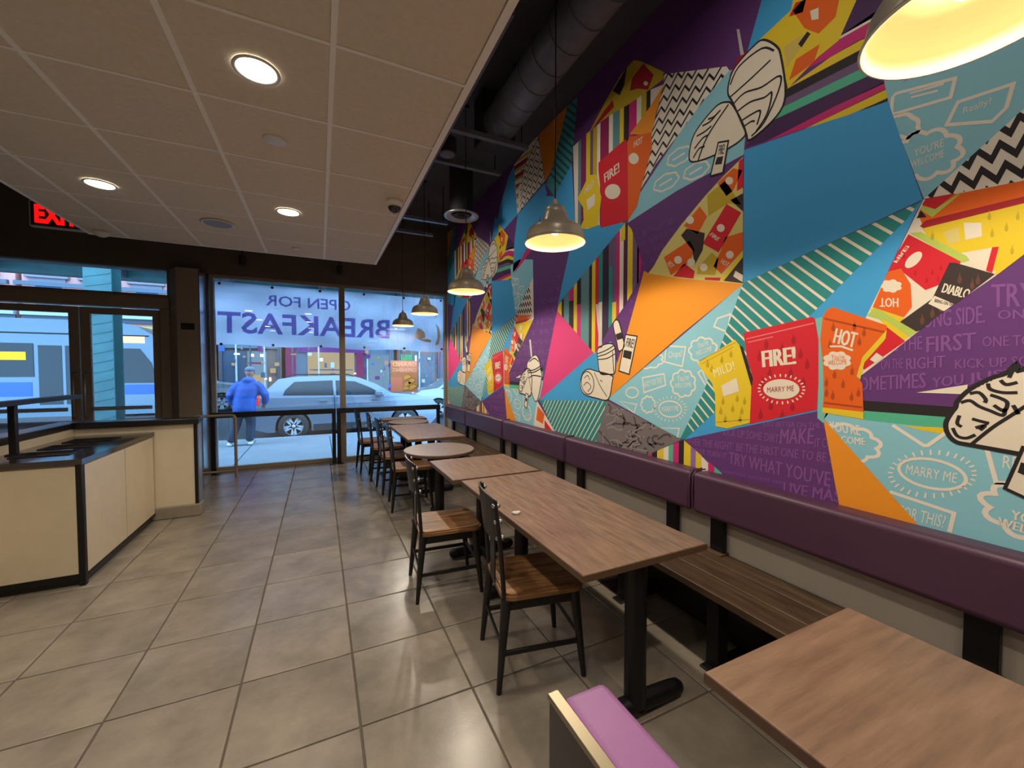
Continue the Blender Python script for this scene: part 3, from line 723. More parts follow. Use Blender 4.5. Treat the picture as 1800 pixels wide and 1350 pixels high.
# ---- pale teal drawings
def cl(u, v, rx, ry, n=9, rot=0.0, reg=lteal1, key='lteal1', wd=0.011): line(WHITE, [cloud(u, v, rx, ry, n, 0.16, 54, rot)], wd, 2, key, reg, closed=True)
cl(1202, 674, 21, 23); cl(1237, 616, 24, 22); cl(1140, 711, 12, 14); cl(1140, 632, 26, 15); 
line(WHITE, [[(1130, 664), (1168, 657), (1171, 677), (1133, 690)], [(1172, 608), (1206, 610), (1200, 644), (1169, 636)], [(1090, 705), (1120, 711), (1115, 726)], [(1262, 560), (1285, 552), (1280, 584), (1256, 574)], [(1150, 752), (1195, 753), (1190, 775)], [(1228, 655), (1240, 675), (1250, 690), (1235, 650)]], 0.010, 2, 'lteal1', lteal1, closed=True)
line(WHITE, [ell(1179, 719, 20, 14, 26, 0.1), ell(1112, 690, 11, 9, 20)], 0.010, 2, 'lteal1', lteal1, closed=True)
rays(WHITE, 1179, 719, 22, 15, 24, 5, 0.006, 2, 'lteal1', lteal1)
wtext('MARRY ME', WHITE, (1164, 724), (1194, 722), (1164, 715), 2, 'lteal1', bold=0.0); wtext("You're", WHITE, (1192, 672), (1212, 668), (1191, 660), 2, 'lteal1', bold=0.01); wtext('WELCOME', WHITE, (1187, 682), (1216, 680), (1187, 674), 2, 'lteal1', bold=0.01)
wtext("You're", WHITE, (1228, 614), (1246, 606), (1227, 603), 2, 'lteal1', bold=0.01); wtext('WELCOME', WHITE, (1224, 626), (1252, 616), (1224, 618), 2, 'lteal1', bold=0.01); wtext('READY FOR THIS?', WHITE, (1133, 681), (1166, 673), (1132, 671), 2, 'lteal1', bold=0.01); wtext('Oops!', WHITE, (1176, 633), (1200, 630), (1176, 618), 2, 'lteal1', bold=0.0)
# lower right pale teal
cl2 = lambda u, v, rx, ry, n, rot=0.0: cl(u, v, rx, ry, n, rot, lteal2, 'lteal2', 0.014)
cl2(1490, 778, 58, 30, 9, 0.2)
wtext("YOU'RE", WHITE, (1460, 757), (1514, 766), (1458, 739), 2.2, 'lteal2', lteal2); wtext('WELCOME', WHITE, (1450, 775), (1522, 783), (1450, 763), 2.2, 'lteal2', lteal2)
patch(ORAN, [(1448, 735), (1622, 930), (1478, 900)], 2.4)
line(WHITE, [ell(1640, 833, 60, 25, 36, 0.2)], 0.011, 2.2, 'lteal2', lteal2, closed=True)
rays(WHITE, 1640, 833, 62, 28, 30, 9, 0.006, 2.2, 'lteal2', lteal2)
wtext('MARRY ME', WHITE, (1593, 832), (1682, 849), (1595, 816), 2.2, 'lteal2', lteal2, bold=0.0)
line(WHITE, [[(1565, 864), (1678, 902), (1670, 935)], [(1570, 747), (1625, 783), (1632, 783), (1664, 760)], [(1736, 790), (1752, 848), (1800, 850)]], 0.013, 2.2, 'lteal2', lteal2)
wtext('FOR THIS?', WHITE, (1580, 908), (1660, 928), (1584, 888), 2.2, 'lteal2', lteal2, bold=0.005)
wtext('READY', WHITE, (1763, 822), (1850, 834), (1765, 800), 2.2, 'lteal2', lteal2, bold=0.01)
line(WHITE, [cloud(1815, 905, 90, 42, 9, 0.2, 54, 0.35)], 0.016, 2.2, 'lteal2', lteal2, closed=True)
wtext("YOU'RE", WHITE, (1778, 912), (1870, 938), (1780, 895), 2.2, 'lteal2', lteal2); wtext('WELCOME', WHITE, (1754, 922), (1880, 962), (1757, 908), 2.2, 'lteal2', lteal2)
# upper right pale teal
l3 = [[(1570, 172), (1576, 165), (1680, 138), (1672, 172), (1568, 202)], [(1685, 180), (1782, 148), (1770, 190), (1745, 214), (1665, 220)]]
line(WHITE, l3, 0.012, 2.2, 'lteal3', lteal3, closed=True)
line(WHITE, [cloud(1630, 272, 62, 40, 9, 0.18, 54, -0.25), cloud(1590, 222, 26, 20, 7)], 0.014, 2.2, 'lteal3', lteal3, closed=True)
wtext("YOU'RE", WHITE, (1608, 276), (1660, 258), (1608, 262), 2.2, 'lteal3', lteal3, bold=0.0); wtext('WELCOME', WHITE, (1602, 296), (1660, 276), (1602, 284), 2.2, 'lteal3', lteal3, bold=0.0); wtext('Really?', WHITE, (1694, 204), (1744, 186), (1694, 190), 2.2, 'lteal3', lteal3, bold=0.0)
line(WHITE, [[(1600, 165), (1660, 148)], [(1602, 172), (1650, 160)]], 0.008, 2.2, 'lteal3', lteal3)
# ---- purple lettering
def pt(s, bl, br, tl, reg, b=0.03): wtext(s, PURPT, bl, br, tl, 2.6, 'purp1' if reg is purp1 else None, reg, b)
pt('TRY WHAT YOU\u2019VE', (1282, 815), (1460, 856), (1283, 794), purp1); pt('LIVE M\u00c1S', (1378, 866), (1478, 884), (1380, 842), purp1)
pt('NEVER THE RIGHT. BE THE FIRST ONE TO BE HERE', (1205, 781), (1500, 818), (1206, 769), purp1, 0.02); pt('EVER TURN IT', (1222, 797), (1278, 806), (1223, 788), purp1, 0.02)
pt('KICK UP SOME DIRT.', (1272, 765), (1372, 779), (1273, 752), purp1, 0.02); pt('MAKE', (1372, 780), (1430, 780), (1374, 754), purp1); pt('IT COUNT', (1433, 786), (1490, 788), (1434, 770), purp1, 0.02)
pt('JUST BETTER ON THE SIDE', (1342, 752), (1470, 756), (1342, 741), purp1, 0.02); pt('SOMETIMES YOU JUST NEED TO', (1270, 832), (1400, 858), (1271, 826), purp1, 0.01)
purp2 = [(1799, 449), (1990, 306), (1990, 720), (1690, 716), (1517, 704), (1518, 660), (1569, 619), (1655, 551), (1757, 481)]
def p2(s, bl, br, tl, b=0.03): wtext(s, PURPT, bl, br, tl, 1.4, None, purp2, b)
p2('TRY WHAT', (1744, 540), (1990, 536), (1744, 500)); p2('WRONG SIDE.', (1590, 580), (1732, 568), (1590, 552)); p2('ONE TO', (1755, 562), (1880, 556), (1755, 546), 0.02)
p2('BE THE', (1562, 618), (1622, 614), (1562, 596), 0.02); p2('FIRST', (1630, 620), (1716, 614), (1630, 592)); p2('ONE TO BE', (1728, 610), (1850, 606), (1728, 592), 0.02)
p2('ON THE', (1550, 650), (1588, 648), (1550, 632)); p2('RIGHT', (1594, 650), (1662, 646), (1594, 630)); p2('KICK UP SOME', (1680, 648), (1850, 642), (1680, 632), 0.02)
p2('SOMETIMES', (1500, 688), (1628, 682), (1500, 664)); p2('YOU', (1640, 682), (1694, 676), (1640, 664)); p2('JUST', (1704, 676), (1790, 668), (1704, 656))
# faint brick-like lettering rows on the remaining purple
sidep = [(1303, 290), (1240, 345), (1165, 440), (1137, 478), (1104, 582), (1070, 600), (1130, 470), (1118, 400), (1104, 393)]
for i in range(9):
    y0 = 410 + i * 18; s = ['LIVE', 'TRY WHAT', 'BE FIRST', 'THE RIGHT', 'MAKE IT', 'DIRT.', 'ONE TO', 'KICK UP', 'SIDE'][i]
    wtext(s, (108, 60, 128), (1108, y0 + 16), (1200, y0 - 24), (1108, y0 + 6), 0.6, None, sidep, 0.03)
strip = [(985, 470), (940, 556), (917, 640), (950, 690), (981, 542), (1000, 446)]
for i in range(12):
    y0 = 470 + i * 18; wtext(['TRY', 'WHAT', 'FIRST', 'ONE', 'RIGHT', 'SIDE'][i % 6], (112, 64, 132), (930, y0 + 12), (990, y0 + 5), (930, y0 + 4), 0.6, None, strip, 0.03)
# ---- big sauce packets
patch((120, 196, 186), [(1434, 560), (1452, 556), (1449, 650), (1450, 745), (1438, 735), (1440, 640)], 2.8)
patch(BLACK, [(1300, 606), (1307, 610), (1326, 670), (1321, 690)], 2.8)
mild = [(1227, 639), (1293, 597), (1301, 607), (1322, 680), (1319, 743), (1280, 753), (1259, 749), (1258, 693), (1253, 674)]
patch(YEL, mild, 3.2, 'mild', 'sauce_packet')
fire = [(1308, 585), (1429, 557), (1434, 561), (1440, 597), (1440, 674), (1437, 720), (1319, 745), (1322, 682), (1325, 666), (1314, 628)]
patch(RED, fire, 3, 'fire', 'sauce_packet')
hotp = [(1454, 545), (1465, 540), (1560, 572), (1559, 586), (1517, 628), (1507, 661), (1517, 674), (1519, 724), (1447, 716), (1449, 693), (1448, 645), (1443, 597), (1447, 558)]
patch(HOT, hotp, 3.2, 'hot', 'sauce_packet')
patch(YEL, [(1447, 716), (1519, 724), (1519, 737), (1447, 725)], 3.3, under='hot', name='packet_print')
patch(YEL, [(1560, 580), (1517, 628), (1508, 660), (1513, 668), (1522, 632), (1558, 595)], 3.4, under='hot', name='packet_print')
flames((196, 168, 20), [(1252, 648), (1270, 632), (1286, 622), (1272, 705), (1297, 700), (1289, 718), (1305, 722), (1268, 722), (1310, 705), (1276, 736), (1302, 736), (1245, 640)], 6, 4, 'mild', mild)
flames((176, 24, 36), [(1348, 605), (1396, 597), (1336, 626), (1408, 622), (1354, 655), (1391, 655), (1341, 672), (1413, 672), (1356, 712), (1394, 714), (1338, 728), (1376, 612), (1376, 730), (1420, 640)], 8, 4, 'fire', fire)
flames((186, 70, 20), [(1466, 575), (1503, 574), (1520, 584), (1460, 605), (1512, 600), (1468, 658), (1499, 652), (1454, 672), (1483, 675), (1465, 695), (1498, 697), (1454, 690), (1510, 690)], 7, 4, 'hot', hotp)
wtext('FIRE!', CREAM, (1343, 646), (1400, 640), (1341, 617), 5, 'fire', bold=0.075)
patch(CREAM, ell(1375, 684, 32, 17.5, 28, 0.02), 5, under='fire', name='packet_print'); rays(CREAM, 1375, 684, 33, 18, 26, 5, 0.007, 5, 'fire', fire)
wtext('MARRY ME', DRED, (1350, 690), (1397, 687), (1350, 681), 6, 'fire', bold=0.0)
line((240, 120, 120), [[(1313, 596), (1432, 568)], [(1316, 602), (1360, 592)]], 0.006, 4, 'fire')
wtext('HOT', CREAM, (1466, 603), (1503, 612), (1472, 577), 5, 'hot', bold=0.075); line(CREAM, [[(1460, 609), (1480, 609), (1501, 616)]], 0.009, 5, 'hot')
patch(CREAM, cloud(1473, 634, 24, 16, 8, 0.18), 5, under='hot', name='packet_print'); wtext("You're", HOT, (1463, 633), (1486, 632), (1463, 623), 6, 'hot', bold=0.0); wtext('WELCOME', HOT, (1457, 642), (1490, 640), (1457, 634), 6, 'hot', bold=0.0)
wtext('MILD!', (250, 240, 170), (1258, 664), (1294, 650), (1254, 649), 5, 'mild', bold=0.03); patch(CREAM, [(1269, 678), (1296, 664), (1301, 688), (1273, 697)], 5, under='mild', name='packet_print')
line(DYEL, [[(1230, 634), (1294, 602)], [(1261, 742), (1318, 737)], [(1234, 640), (1290, 610)]], 0.006, 4, 'mild')
line(DHOT, [[(1450, 560), (1556, 584)], [(1450, 708), (1517, 716)]], 0.008, 4, 'hot')
# ---- grey sketch patch
rg = random.Random(11); S = []; S2 = []
for i in range(60):
    u, v = rg.uniform(1048, 1195), rg.uniform(706, 800); a = rg.uniform(0, 6.28); p = [(u, v)]
    for k in range(5): a += rg.uniform(-0.9, 0.9); u += 6 * math.cos(a); v += 5 * math.sin(a); p.append((u, v))
    (S if i % 2 else S2).append(p)
line((74, 66, 68), S, 0.014, 2, 'greysketch', greyp); line((150, 142, 140), S2, 0.010, 2.2, 'greysketch', greyp)
# ---- white line-art food: cup, wrap, taco, strips
def art(pts, key, l=4.0): put('food_drawing', CREAM, tris(smooth_line(W(pts), True)), l, key); line(BLACK, [pts], 0.010, l + 0.4, key, closed=True)
straw = [(1048, 535), (1053, 535), (1060, 610), (1055, 612)]; patch((216, 206, 200), straw, 4, name='food_drawing')
art([(1051, 615), (1060, 607), (1075, 604), (1082, 612), (1083, 640), (1081, 656), (1070, 658), (1056, 656), (1052, 632)], 'cup')
line(BLACK, [[(1051, 622), (1066, 616), (1081, 607)], [(1051, 627), (1067, 622), (1082, 613)], [(1052, 632), (1068, 630), (1082, 622)], [(1078, 618), (1080, 655)]], 0.009, 5, 'cup')
art([(1021, 672), (1026, 655), (1036, 649), (1048, 652), (1076, 660), (1077, 672), (1070, 702), (1050, 700), (1030, 694), (1023, 685)], 'wrap')
line(BLACK, [ell(1034, 673, 11, 20, 18, -0.1)], 0.009, 5, 'wrap', closed=True); line(BLACK, [[(1046, 655), (1056, 678), (1068, 697)], [(1028, 665), (1034, 660), (1038, 668)], [(1027, 678), (1033, 672), (1040, 680), (1034, 688)], [(1056, 668), (1060, 671)]], 0.007, 5, 'wrap')
art([(1079, 570), (1088, 564), (1097, 598), (1098, 610), (1089, 617), (1085, 600)], 'strip1', 4.2); patch(BLACK, [(1083, 588), (1093, 584), (1096, 595), (1086, 598)], 4.8, under='strip1', name='packet_print')
art([(1101, 588), (1121, 591), (1107, 658), (1089, 652)], 'strip2', 4.2); patch(BLACK, [(1098, 615), (1112, 618), (1110, 632), (1096, 628)], 4.8, under='strip2', name='packet_print'); wtext('FIRE!', BLACK, (1101, 609), (1114, 612), (1104, 594), 4.8, 'strip2')
# upper taco and cup
patch((200, 196, 192), [(1296, 52), (1301, 52), (1309, 96), (1303, 98)], 4, name='food_drawing')
art([(1281, 165), (1284, 140), (1296, 115), (1330, 78), (1346, 71), (1366, 82), (1374, 100), (1382, 165), (1366, 205), (1320, 246), (1312, 232), (1290, 182)], 'cupU')
line(BLACK, [[(1284, 172), (1320, 140), (1356, 106)], [(1290, 184), (1310, 164), (1340, 154), (1372, 134), (1370, 160), (1345, 215), (1322, 240)], [(1298, 196), (1320, 180), (1345, 172), (1358, 164), (1350, 200), (1330, 232)], [(1306, 212), (1325, 200), (1338, 196), (1332, 220)], [(1285, 150), (1300, 118), (1340, 86), (1362, 90)], [(1310, 222), (1322, 214), (1328, 214)]], 0.010, 5, 'cupU')
art([(1215, 284), (1214, 262), (1222, 236), (1240, 210), (1262, 186), (1278, 180), (1290, 186), (1311, 228), (1306, 244), (1280, 262), (1240, 280)], 'tacoU', 4.4)
line(BLACK, [[(1228, 284), (1245, 240), (1282, 184)], [(1222, 262), (1236, 244), (1246, 238)], [(1226, 240), (1240, 232), (1252, 222)], [(1236, 222), (1250, 214), (1262, 200)], [(1220, 278), (1230, 262), (1240, 258)], [(1246, 210), (1256, 206), (1268, 194)]], 0.011, 5.4, 'tacoU')
art([(1264, 251), (1282, 248), (1272, 304), (1250, 310)], 'strip3', 5.2); patch(BLACK, [(1262, 277), (1273, 275), (1270, 289), (1258, 290)], 5.8, under='strip3', name='packet_print')
wtext('FIRE!', BLACK, (1264, 273), (1274, 271), (1266, 256), 5.8, 'strip3')
# big taco at the near end (its far twin stands by the pink patch)
patch((216, 206, 200), [(931, 597, -1), (934, 597, -1), (936.5, 628, -1), (934, 628, -1)], 4, name='food_drawing')
art([(929, 636, -1), (941, 624, -1), (948, 632, -1), (951, 649, -1), (953, 664, -1), (945, 704, -1), (937, 695, -1), (928, 650, -1)], 'cupN')
line(BLACK, [[(928, 652, -1), (940, 650, -1), (950, 644, -1)], [(929, 655, -1), (940, 654, -1), (951, 648, -1)], [(930, 665, -1), (938, 660, -1), (952, 662, -1)], [(931, 636, -1), (940, 630, -1), (948, 636, -1)]], 0.013, 5, 'cupN')
taco = [(1664, 744), (1672, 728), (1681, 716), (1684, 706), (1699, 690), (1720, 676), (1745, 664), (1770, 656), (1788, 640), (1791, 652), (1830, 640), (1900, 650), (1935, 700), (1920, 790), (1870, 812), (1791, 797), (1708, 782), (1681, 776), (1667, 761)]
art(taco, 'taco', 4.4)
line(BLACK, [taco], 0.015, 5.0, 'taco', closed=True)
line(BLACK, [[(1710, 780), (1745, 752), (1782, 728), (1840, 690)], [(1690, 708), (1706, 704), (1722, 714), (1742, 722), (1764, 730), (1768, 718)], [(1706, 692), (1722, 690), (1734, 702), (1732, 708)], [(1738, 674), (1742, 684), (1764, 690), (1790, 690)], [(1742, 694), (1760, 700), (1772, 708), (1766, 722), (1748, 712)], [(1676, 752), (1684, 766), (1700, 770), (1716, 764)], [(1688, 730), (1684, 744), (1692, 750)], [(1710, 736), (1724, 740), (1740, 744)], [(1724, 756), (1732, 748), (1716, 752)], [(1760, 668), (1770, 676), (1790, 672)], [(1775, 664), (1782, 650), (1789, 640)], [(1782, 712), (1792, 728)], [(1800, 790), (1860, 800)]], 0.011, 5.2, 'taco')
line(BLACK, [[(1700 + 7 * i, 690 - 3.4 * i), (1706 + 7 * i, 680 - 3.2 * i)] for i in range(9)], 0.006, 5.2, 'taco')
art([(1800, 786), (1850, 800), (1815, 880), (1768, 858)], 'strip4', 5.6); patch(BLACK, [(1796, 812), (1826, 822), (1818, 842), (1790, 830)], 6.2, under='strip4', name='packet_print')

# ================================================================== BANQUETTE
bq = tag(empty('banquette_bench', (XW, 0, 0)), 'long wooden plank bench with purple vinyl back pads along the mural wall', 'bench')
joints = [-1.1, 0.335, 1.77, 3.205, 4.64, 6.075, 7.17]
for a, b in zip(joints[:-1], joints[1:]):
    bm = bmesh.new(); bmesh.ops.create_cube(bm, size=1)
    bmesh.ops.transform(bm, matrix=Matrix.Translation((-0.075, (a + b) / 2, 0.805)) @ Matrix.Diagonal((0.13, b - a - 0.012, 0.25, 1)), verts=bm.verts)
    bmesh.ops.bevel(bm, geom=bm.edges[:], offset=0.028, segments=4, profile=0.5, affect='EDGES')
    cu = MB().bm(bm, True).build('back_pad', M['purplev'], bq)
    for yy in (a + 0.012, b - 0.012):
        MB().tube([(-0.136, yy, 0.70), (-0.141, yy, 0.805), (-0.136, yy, 0.91), (-0.11, yy, 0.933), (-0.03, yy, 0.934)], 0.005, 6).build('piping', M['purplev'], cu)
    for yy in (a + 0.24, b - 0.11):
        MB().bbox(-0.045, -0.012, yy - 0.045, yy + 0.045, 0.453, 0.72, 0.003, 1).build('back_post', M['blackm'], bq)
        MB().bbox(-0.085, -0.005, yy - 0.055, yy + 0.055, 0.4505, 0.458, 0.002, 1).build('post_plate', M['edge'], bq)
    for x0, x1 in ((-0.46, -0.315), (-0.308, -0.163), (-0.156, -0.012)):
        MB().bbox(x0, x1, a + 0.002, b - 0.002, 0.41, 0.45, 0.004, 1).build('seat_plank', M['woodbench'], bq)
    for yy in (a + 0.35, b - 0.35):
        MB().bbox(-0.40, -0.04, yy - 0.035, yy + 0.035, 0.36, 0.41, 0.003, 1).build('bracket', M['blackm'], bq)
        MB().bbox(-0.38, -0.30, yy - 0.035, yy + 0.035, 0.012, 0.36, 0.003, 1).build('leg', M['blackm'], bq)
        MB().bbox(-0.42, -0.04, yy - 0.04, yy + 0.04, 0.0, 0.012, 0.003, 1).build('foot_plate', M['blackm'], bq)
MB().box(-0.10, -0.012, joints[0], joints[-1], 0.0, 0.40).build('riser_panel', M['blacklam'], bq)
# base board strip below the bench
struct('baseboard_right', MB().box(XW - 0.008, XW, YN, YB - 0.1, 0, 0.10), M['stone'])

# ================================================================== TABLES
def ttable(name, xc, yc, lx, ly, lab, rnd=False, poles=None, m='woody', group='tables along the bench'):
    e = tag(empty(name, (xc, yc, 0)), lab, 'table', group); z = 0.75
    if rnd:
        MB().lathe([(0, z), (lx - 0.004, z), (lx, z - 0.004), (lx, z - 0.028), (lx - 0.004, z - 0.032), (0, z - 0.032)], n=48, smooth=False).build('table_top', M['roundtop'], e)
        MB().lathe([(lx + 0.0005, z - 0.005), (lx + 0.002, z - 0.007), (lx + 0.002, z - 0.025), (lx + 0.0005, z - 0.028)], n=48).build('edge_band', M['edge'], e)
    else:
        MB().bbox(-lx / 2, lx / 2, -ly / 2, ly / 2, z - 0.034, z, 0.003, 1).build('table_top', M[m], e)
        t = 0.0015
        MB().box(-lx/2 - t, lx/2 + t, -ly/2 - t, -ly/2 + 0.0005, z - 0.031, z - 0.004).box(-lx/2 - t, lx/2 + t, ly/2 - 0.0005, ly/2 + t, z - 0.031, z - 0.004).box(-lx/2 - t, -lx/2 + 0.0005, -ly/2, ly/2, z - 0.031, z - 0.004).box(lx/2 - 0.0005, lx/2 + t, -ly/2, ly/2, z - 0.031, z - 0.004).build('edge_band', M['edge'], e)
    for py in (poles or [0]):
        MB().cyl((0, py, 0.05), (0, py, z - 0.05), 0.048, n=20).build('column', M['blackm'], e)
        MB().bbox(-0.26, 0.26, py - 0.04, py + 0.04, z - 0.056, z - 0.034, 0.004, 1).build('top_plate', M['blackm'], e)
        for sx in (-1, 1):
            MB().tube([(0.02 * sx, py, 0.05), (0.22 * sx, py, 0.043), (0.262 * sx, py, 0.04), (0.28 * sx, py, 0.038), (0.286 * sx, py, 0.037)], [0.042, 0.038, 0.035, 0.024, 0.006], 14).build('foot', M['blackm'], e)
        if rnd or not poles:
            for sy in (-1, 1):
                MB().tube([(0, py + 0.02 * sy, 0.05), (0, py + 0.22 * sy, 0.043), (0, py + 0.262 * sy, 0.04), (0, py + 0.28 * sy, 0.038), (0, py + 0.286 * sy, 0.037)], [0.042, 0.038, 0.035, 0.024, 0.006], 14).build('foot', M['blackm'], e)
    return e
ttable('dining_table', 1.26, 0.36, 0.69, 0.745, 'square brown wood table beside the lilac booth seat', m='woodx')
ttable('dining_table', 1.265, 2.045, 0.69, 1.51, 'long brown wood table with a crumb of tissue on it', poles=[-0.67, 0.47])
ttable('dining_table', 1.23, 3.19, 0.72, 0.70, 'square brown wood table between the long table and a round table', m='woody')
ttable('dining_table', 1.10, 4.06, 0.355, 0, 'larger looking round grey-brown table between two rectangular tables', True)
ttable('dining_table', 1.265, 5.42, 0.70, 1.36, 'far long brown table between the two round tables', poles=[-0.37, 0.37])
ttable('dining_table', 1.26, 6.47, 0.31, 0, 'far round brown table close to the window', True)
ttable('dining_table', 1.27, 6.98, 0.72, 0.36, 'farthest small brown table right at the window rail', poles=[0])
tis = MB(); rr = random.Random(3)
for i in range(5):
    a = rr.uniform(0, 6.28); cx, cy = rr.uniform(-0.02, 0.02), rr.uniform(-0.012, 0.012)
    tis.sphere((cx, cy, 0.006), 0.014, 6, 5, (1.3, 0.8, 0.6))
to = tis.build('tissue_scrap', M['white'], None, (0.975, 2.02, 0.75))
tag(to, 'small crumpled white tissue scrap on the long wood table', 'tissue')

# ================================================================== CHAIRS
def make_chair():
    e = empty('dining_chair')
    bm = bmesh.new()
    poly = rrect(-0.20, 0.232, -0.205, 0.205, 0.06, 5)
    vs = [bm.verts.new((x, y, 0.44)) for x, y in poly]; f = bm.faces.new(vs)
    r = bmesh.ops.extrude_face_region(bm, geom=[f]); up = [v for v in r['geom'] if isinstance(v, bmesh.types.BMVert)]
    bmesh.ops.translate(bm, verts=up, vec=(0, 0, 0.03))
    top = [x for x in bm.faces if abs(x.normal.z) > 0.9 and x.calc_center_median().z > 0.46]
    bmesh.ops.bevel(bm, geom=[ed for ed in bm.edges if all(v.co.z > 0.46 for v in ed.verts)], offset=0.01, segments=2, affect='EDGES')
    MB().bm(bm, False).build('seat', M['woodseat'], e)
    ap = MB(); z0, z1 = 0.385, 0.44
    ap.box(-0.17, 0.18, -0.185, -0.175, z0, z1).box(-0.17, 0.18, 0.175, 0.185, z0, z1).box(-0.18, -0.17, -0.185, 0.185, z0, z1).box(0.18, 0.19, -0.185, 0.185, z0, z1)
    ap.build('apron', M['gun'], e)
    for sx in (-1, 1):
        for sy in (-1, 1):
            MB().cyl((sx * 0.178, sy * 0.178, 0.44), (sx * 0.222, sy * 0.205, 0.0), 0.027, 0.013, 10).build('leg', M['gun'], e)
    for sy in (-1, 1): MB().bbox(-0.2, 0.2, sy * 0.193 - 0.006, sy * 0.193 + 0.006, 0.17, 0.195, 0.002, 1).build('stretcher', M['gun'], e)
    for sx in (-1, 1): MB().bbox(sx * 0.2 - 0.006, sx * 0.2 + 0.006, -0.19, 0.19, 0.20, 0.222, 0.002, 1).build('stretcher', M['gun'], e)
    for sy in (-1, 1):
        MB().tube([(-0.185, sy * 0.175, 0.40), (-0.195, sy * 0.176, 0.55), (-0.208, sy * 0.172, 0.72), (-0.232, sy * 0.165, 0.925)], 0.012, 8).build('back_post', M['gun'], e)
    # curved back plate
    bk = MB(); n = 8; vs = []; fs = []
    for i in range(n + 1):
        t = i / n; y = -0.17 + 0.34 * t; bow = -0.035 * (1 - (2 * t - 1) ** 2)
        for z, lean in ((0.72, -0.204), (0.93, -0.23)):
            zz = z + (0.02 * (1 - (2 * t - 1) ** 2) if z > 0.8 else 0)
            for off in (0.0, -0.008): vs.append((lean + bow + off, y, zz))
    for i in range(n):
        a = i * 4; b = a + 4
        fs += [(a, b, b + 2, a + 2), (a + 1, a + 3, b + 3, b + 1), (a + 2, b + 2, b + 3, a + 3), (a, a + 1, b + 1, b)]
    fs += [(0, 2, 3, 1), (n * 4, n * 4 + 1, n * 4 + 3, n * 4 + 2)]
    bp = bk.add(vs, fs, False).build('back_plate', M['gun'], e)
    for y in (-0.165, 0.165):
        for z in (0.74, 0.82, 0.90):
            lean = -0.204 - 0.026 * (z - 0.72) / 0.21
            MB().sphere((lean - 0.01, y, z), 0.013, 8, 6).sphere((lean + 0.012, y, z), 0.013, 8, 6).build('rivet', M['steel'], bp)
    # splat below the plate
    MB().bbox(-0.208, -0.200, -0.05, 0.05, 0.46, 0.73, 0.002, 1).build('splat', M['gun'], e)
    return e
ch0 = make_chair()
chairs = [(1.01, 1.905, -10, 'dark metal chair with wooden seat pushed under the long table by the booth'),
          (0.805, 2.845, -5, 'dark metal chair with warm wooden seat pulled out from the square table'),
          (0.93, 4.70, -4, 'shadowed dark metal chair between round table and far long table'),
          (0.90, 5.42, 3, 'dark metal chair at the middle of the far long table'),
          (0.86, 6.10, -3, 'pale glinting metal chair at the end of the far long table'),
          (0.75, 6.70, 4, 'farthest metal chair with wooden seat near the window rail')]
for i, (x, y, a, lab) in enumerate(chairs):
    c = ch0 if i == 0 else copy_tree(ch0)
    c.location = (x, y, 0); c.rotation_euler = (0, 0, math.radians(a)); tag(c, lab, 'chair', 'metal chairs along the tables')

# ================================================================== BOOTH SEAT (front)
bs = tag(empty('booth_seat', (0.47, 0.02, 0)), 'booth seat back with lilac vinyl top and silver edge in the foreground', 'booth')
MB().box(-0.065, -0.045, -0.65, 0.66, 0.0, 0.895).build('back_panel', M['blacklam'], bs)
MB().box(-0.045, 0.055, 0.64, 0.66, 0.0, 0.86).build('end_panel', M['blacklam'], bs)
MB().bbox(-0.068, -0.042, -0.65, 0.665, 0.893, 0.905, 0.002, 1).build('metal_edge', mat('booth_edge', rgb(150, 140, 116), 0.4, metal=0.9), bs)
MB().bbox(-0.046, 0.065, -0.65, 0.655, 0.45, 0.90, 0.02, 3).build('back_pad', M['purplel'], bs)
MB().bbox(0.0, 0.34, -0.65, 0.64, 0.36, 0.46, 0.02, 3).build('seat_pad', M['purplel'], bs)
MB().box(-0.04, 0.31, -0.65, 0.63, 0.0, 0.36).build('seat_base', M['blacklam'], bs)

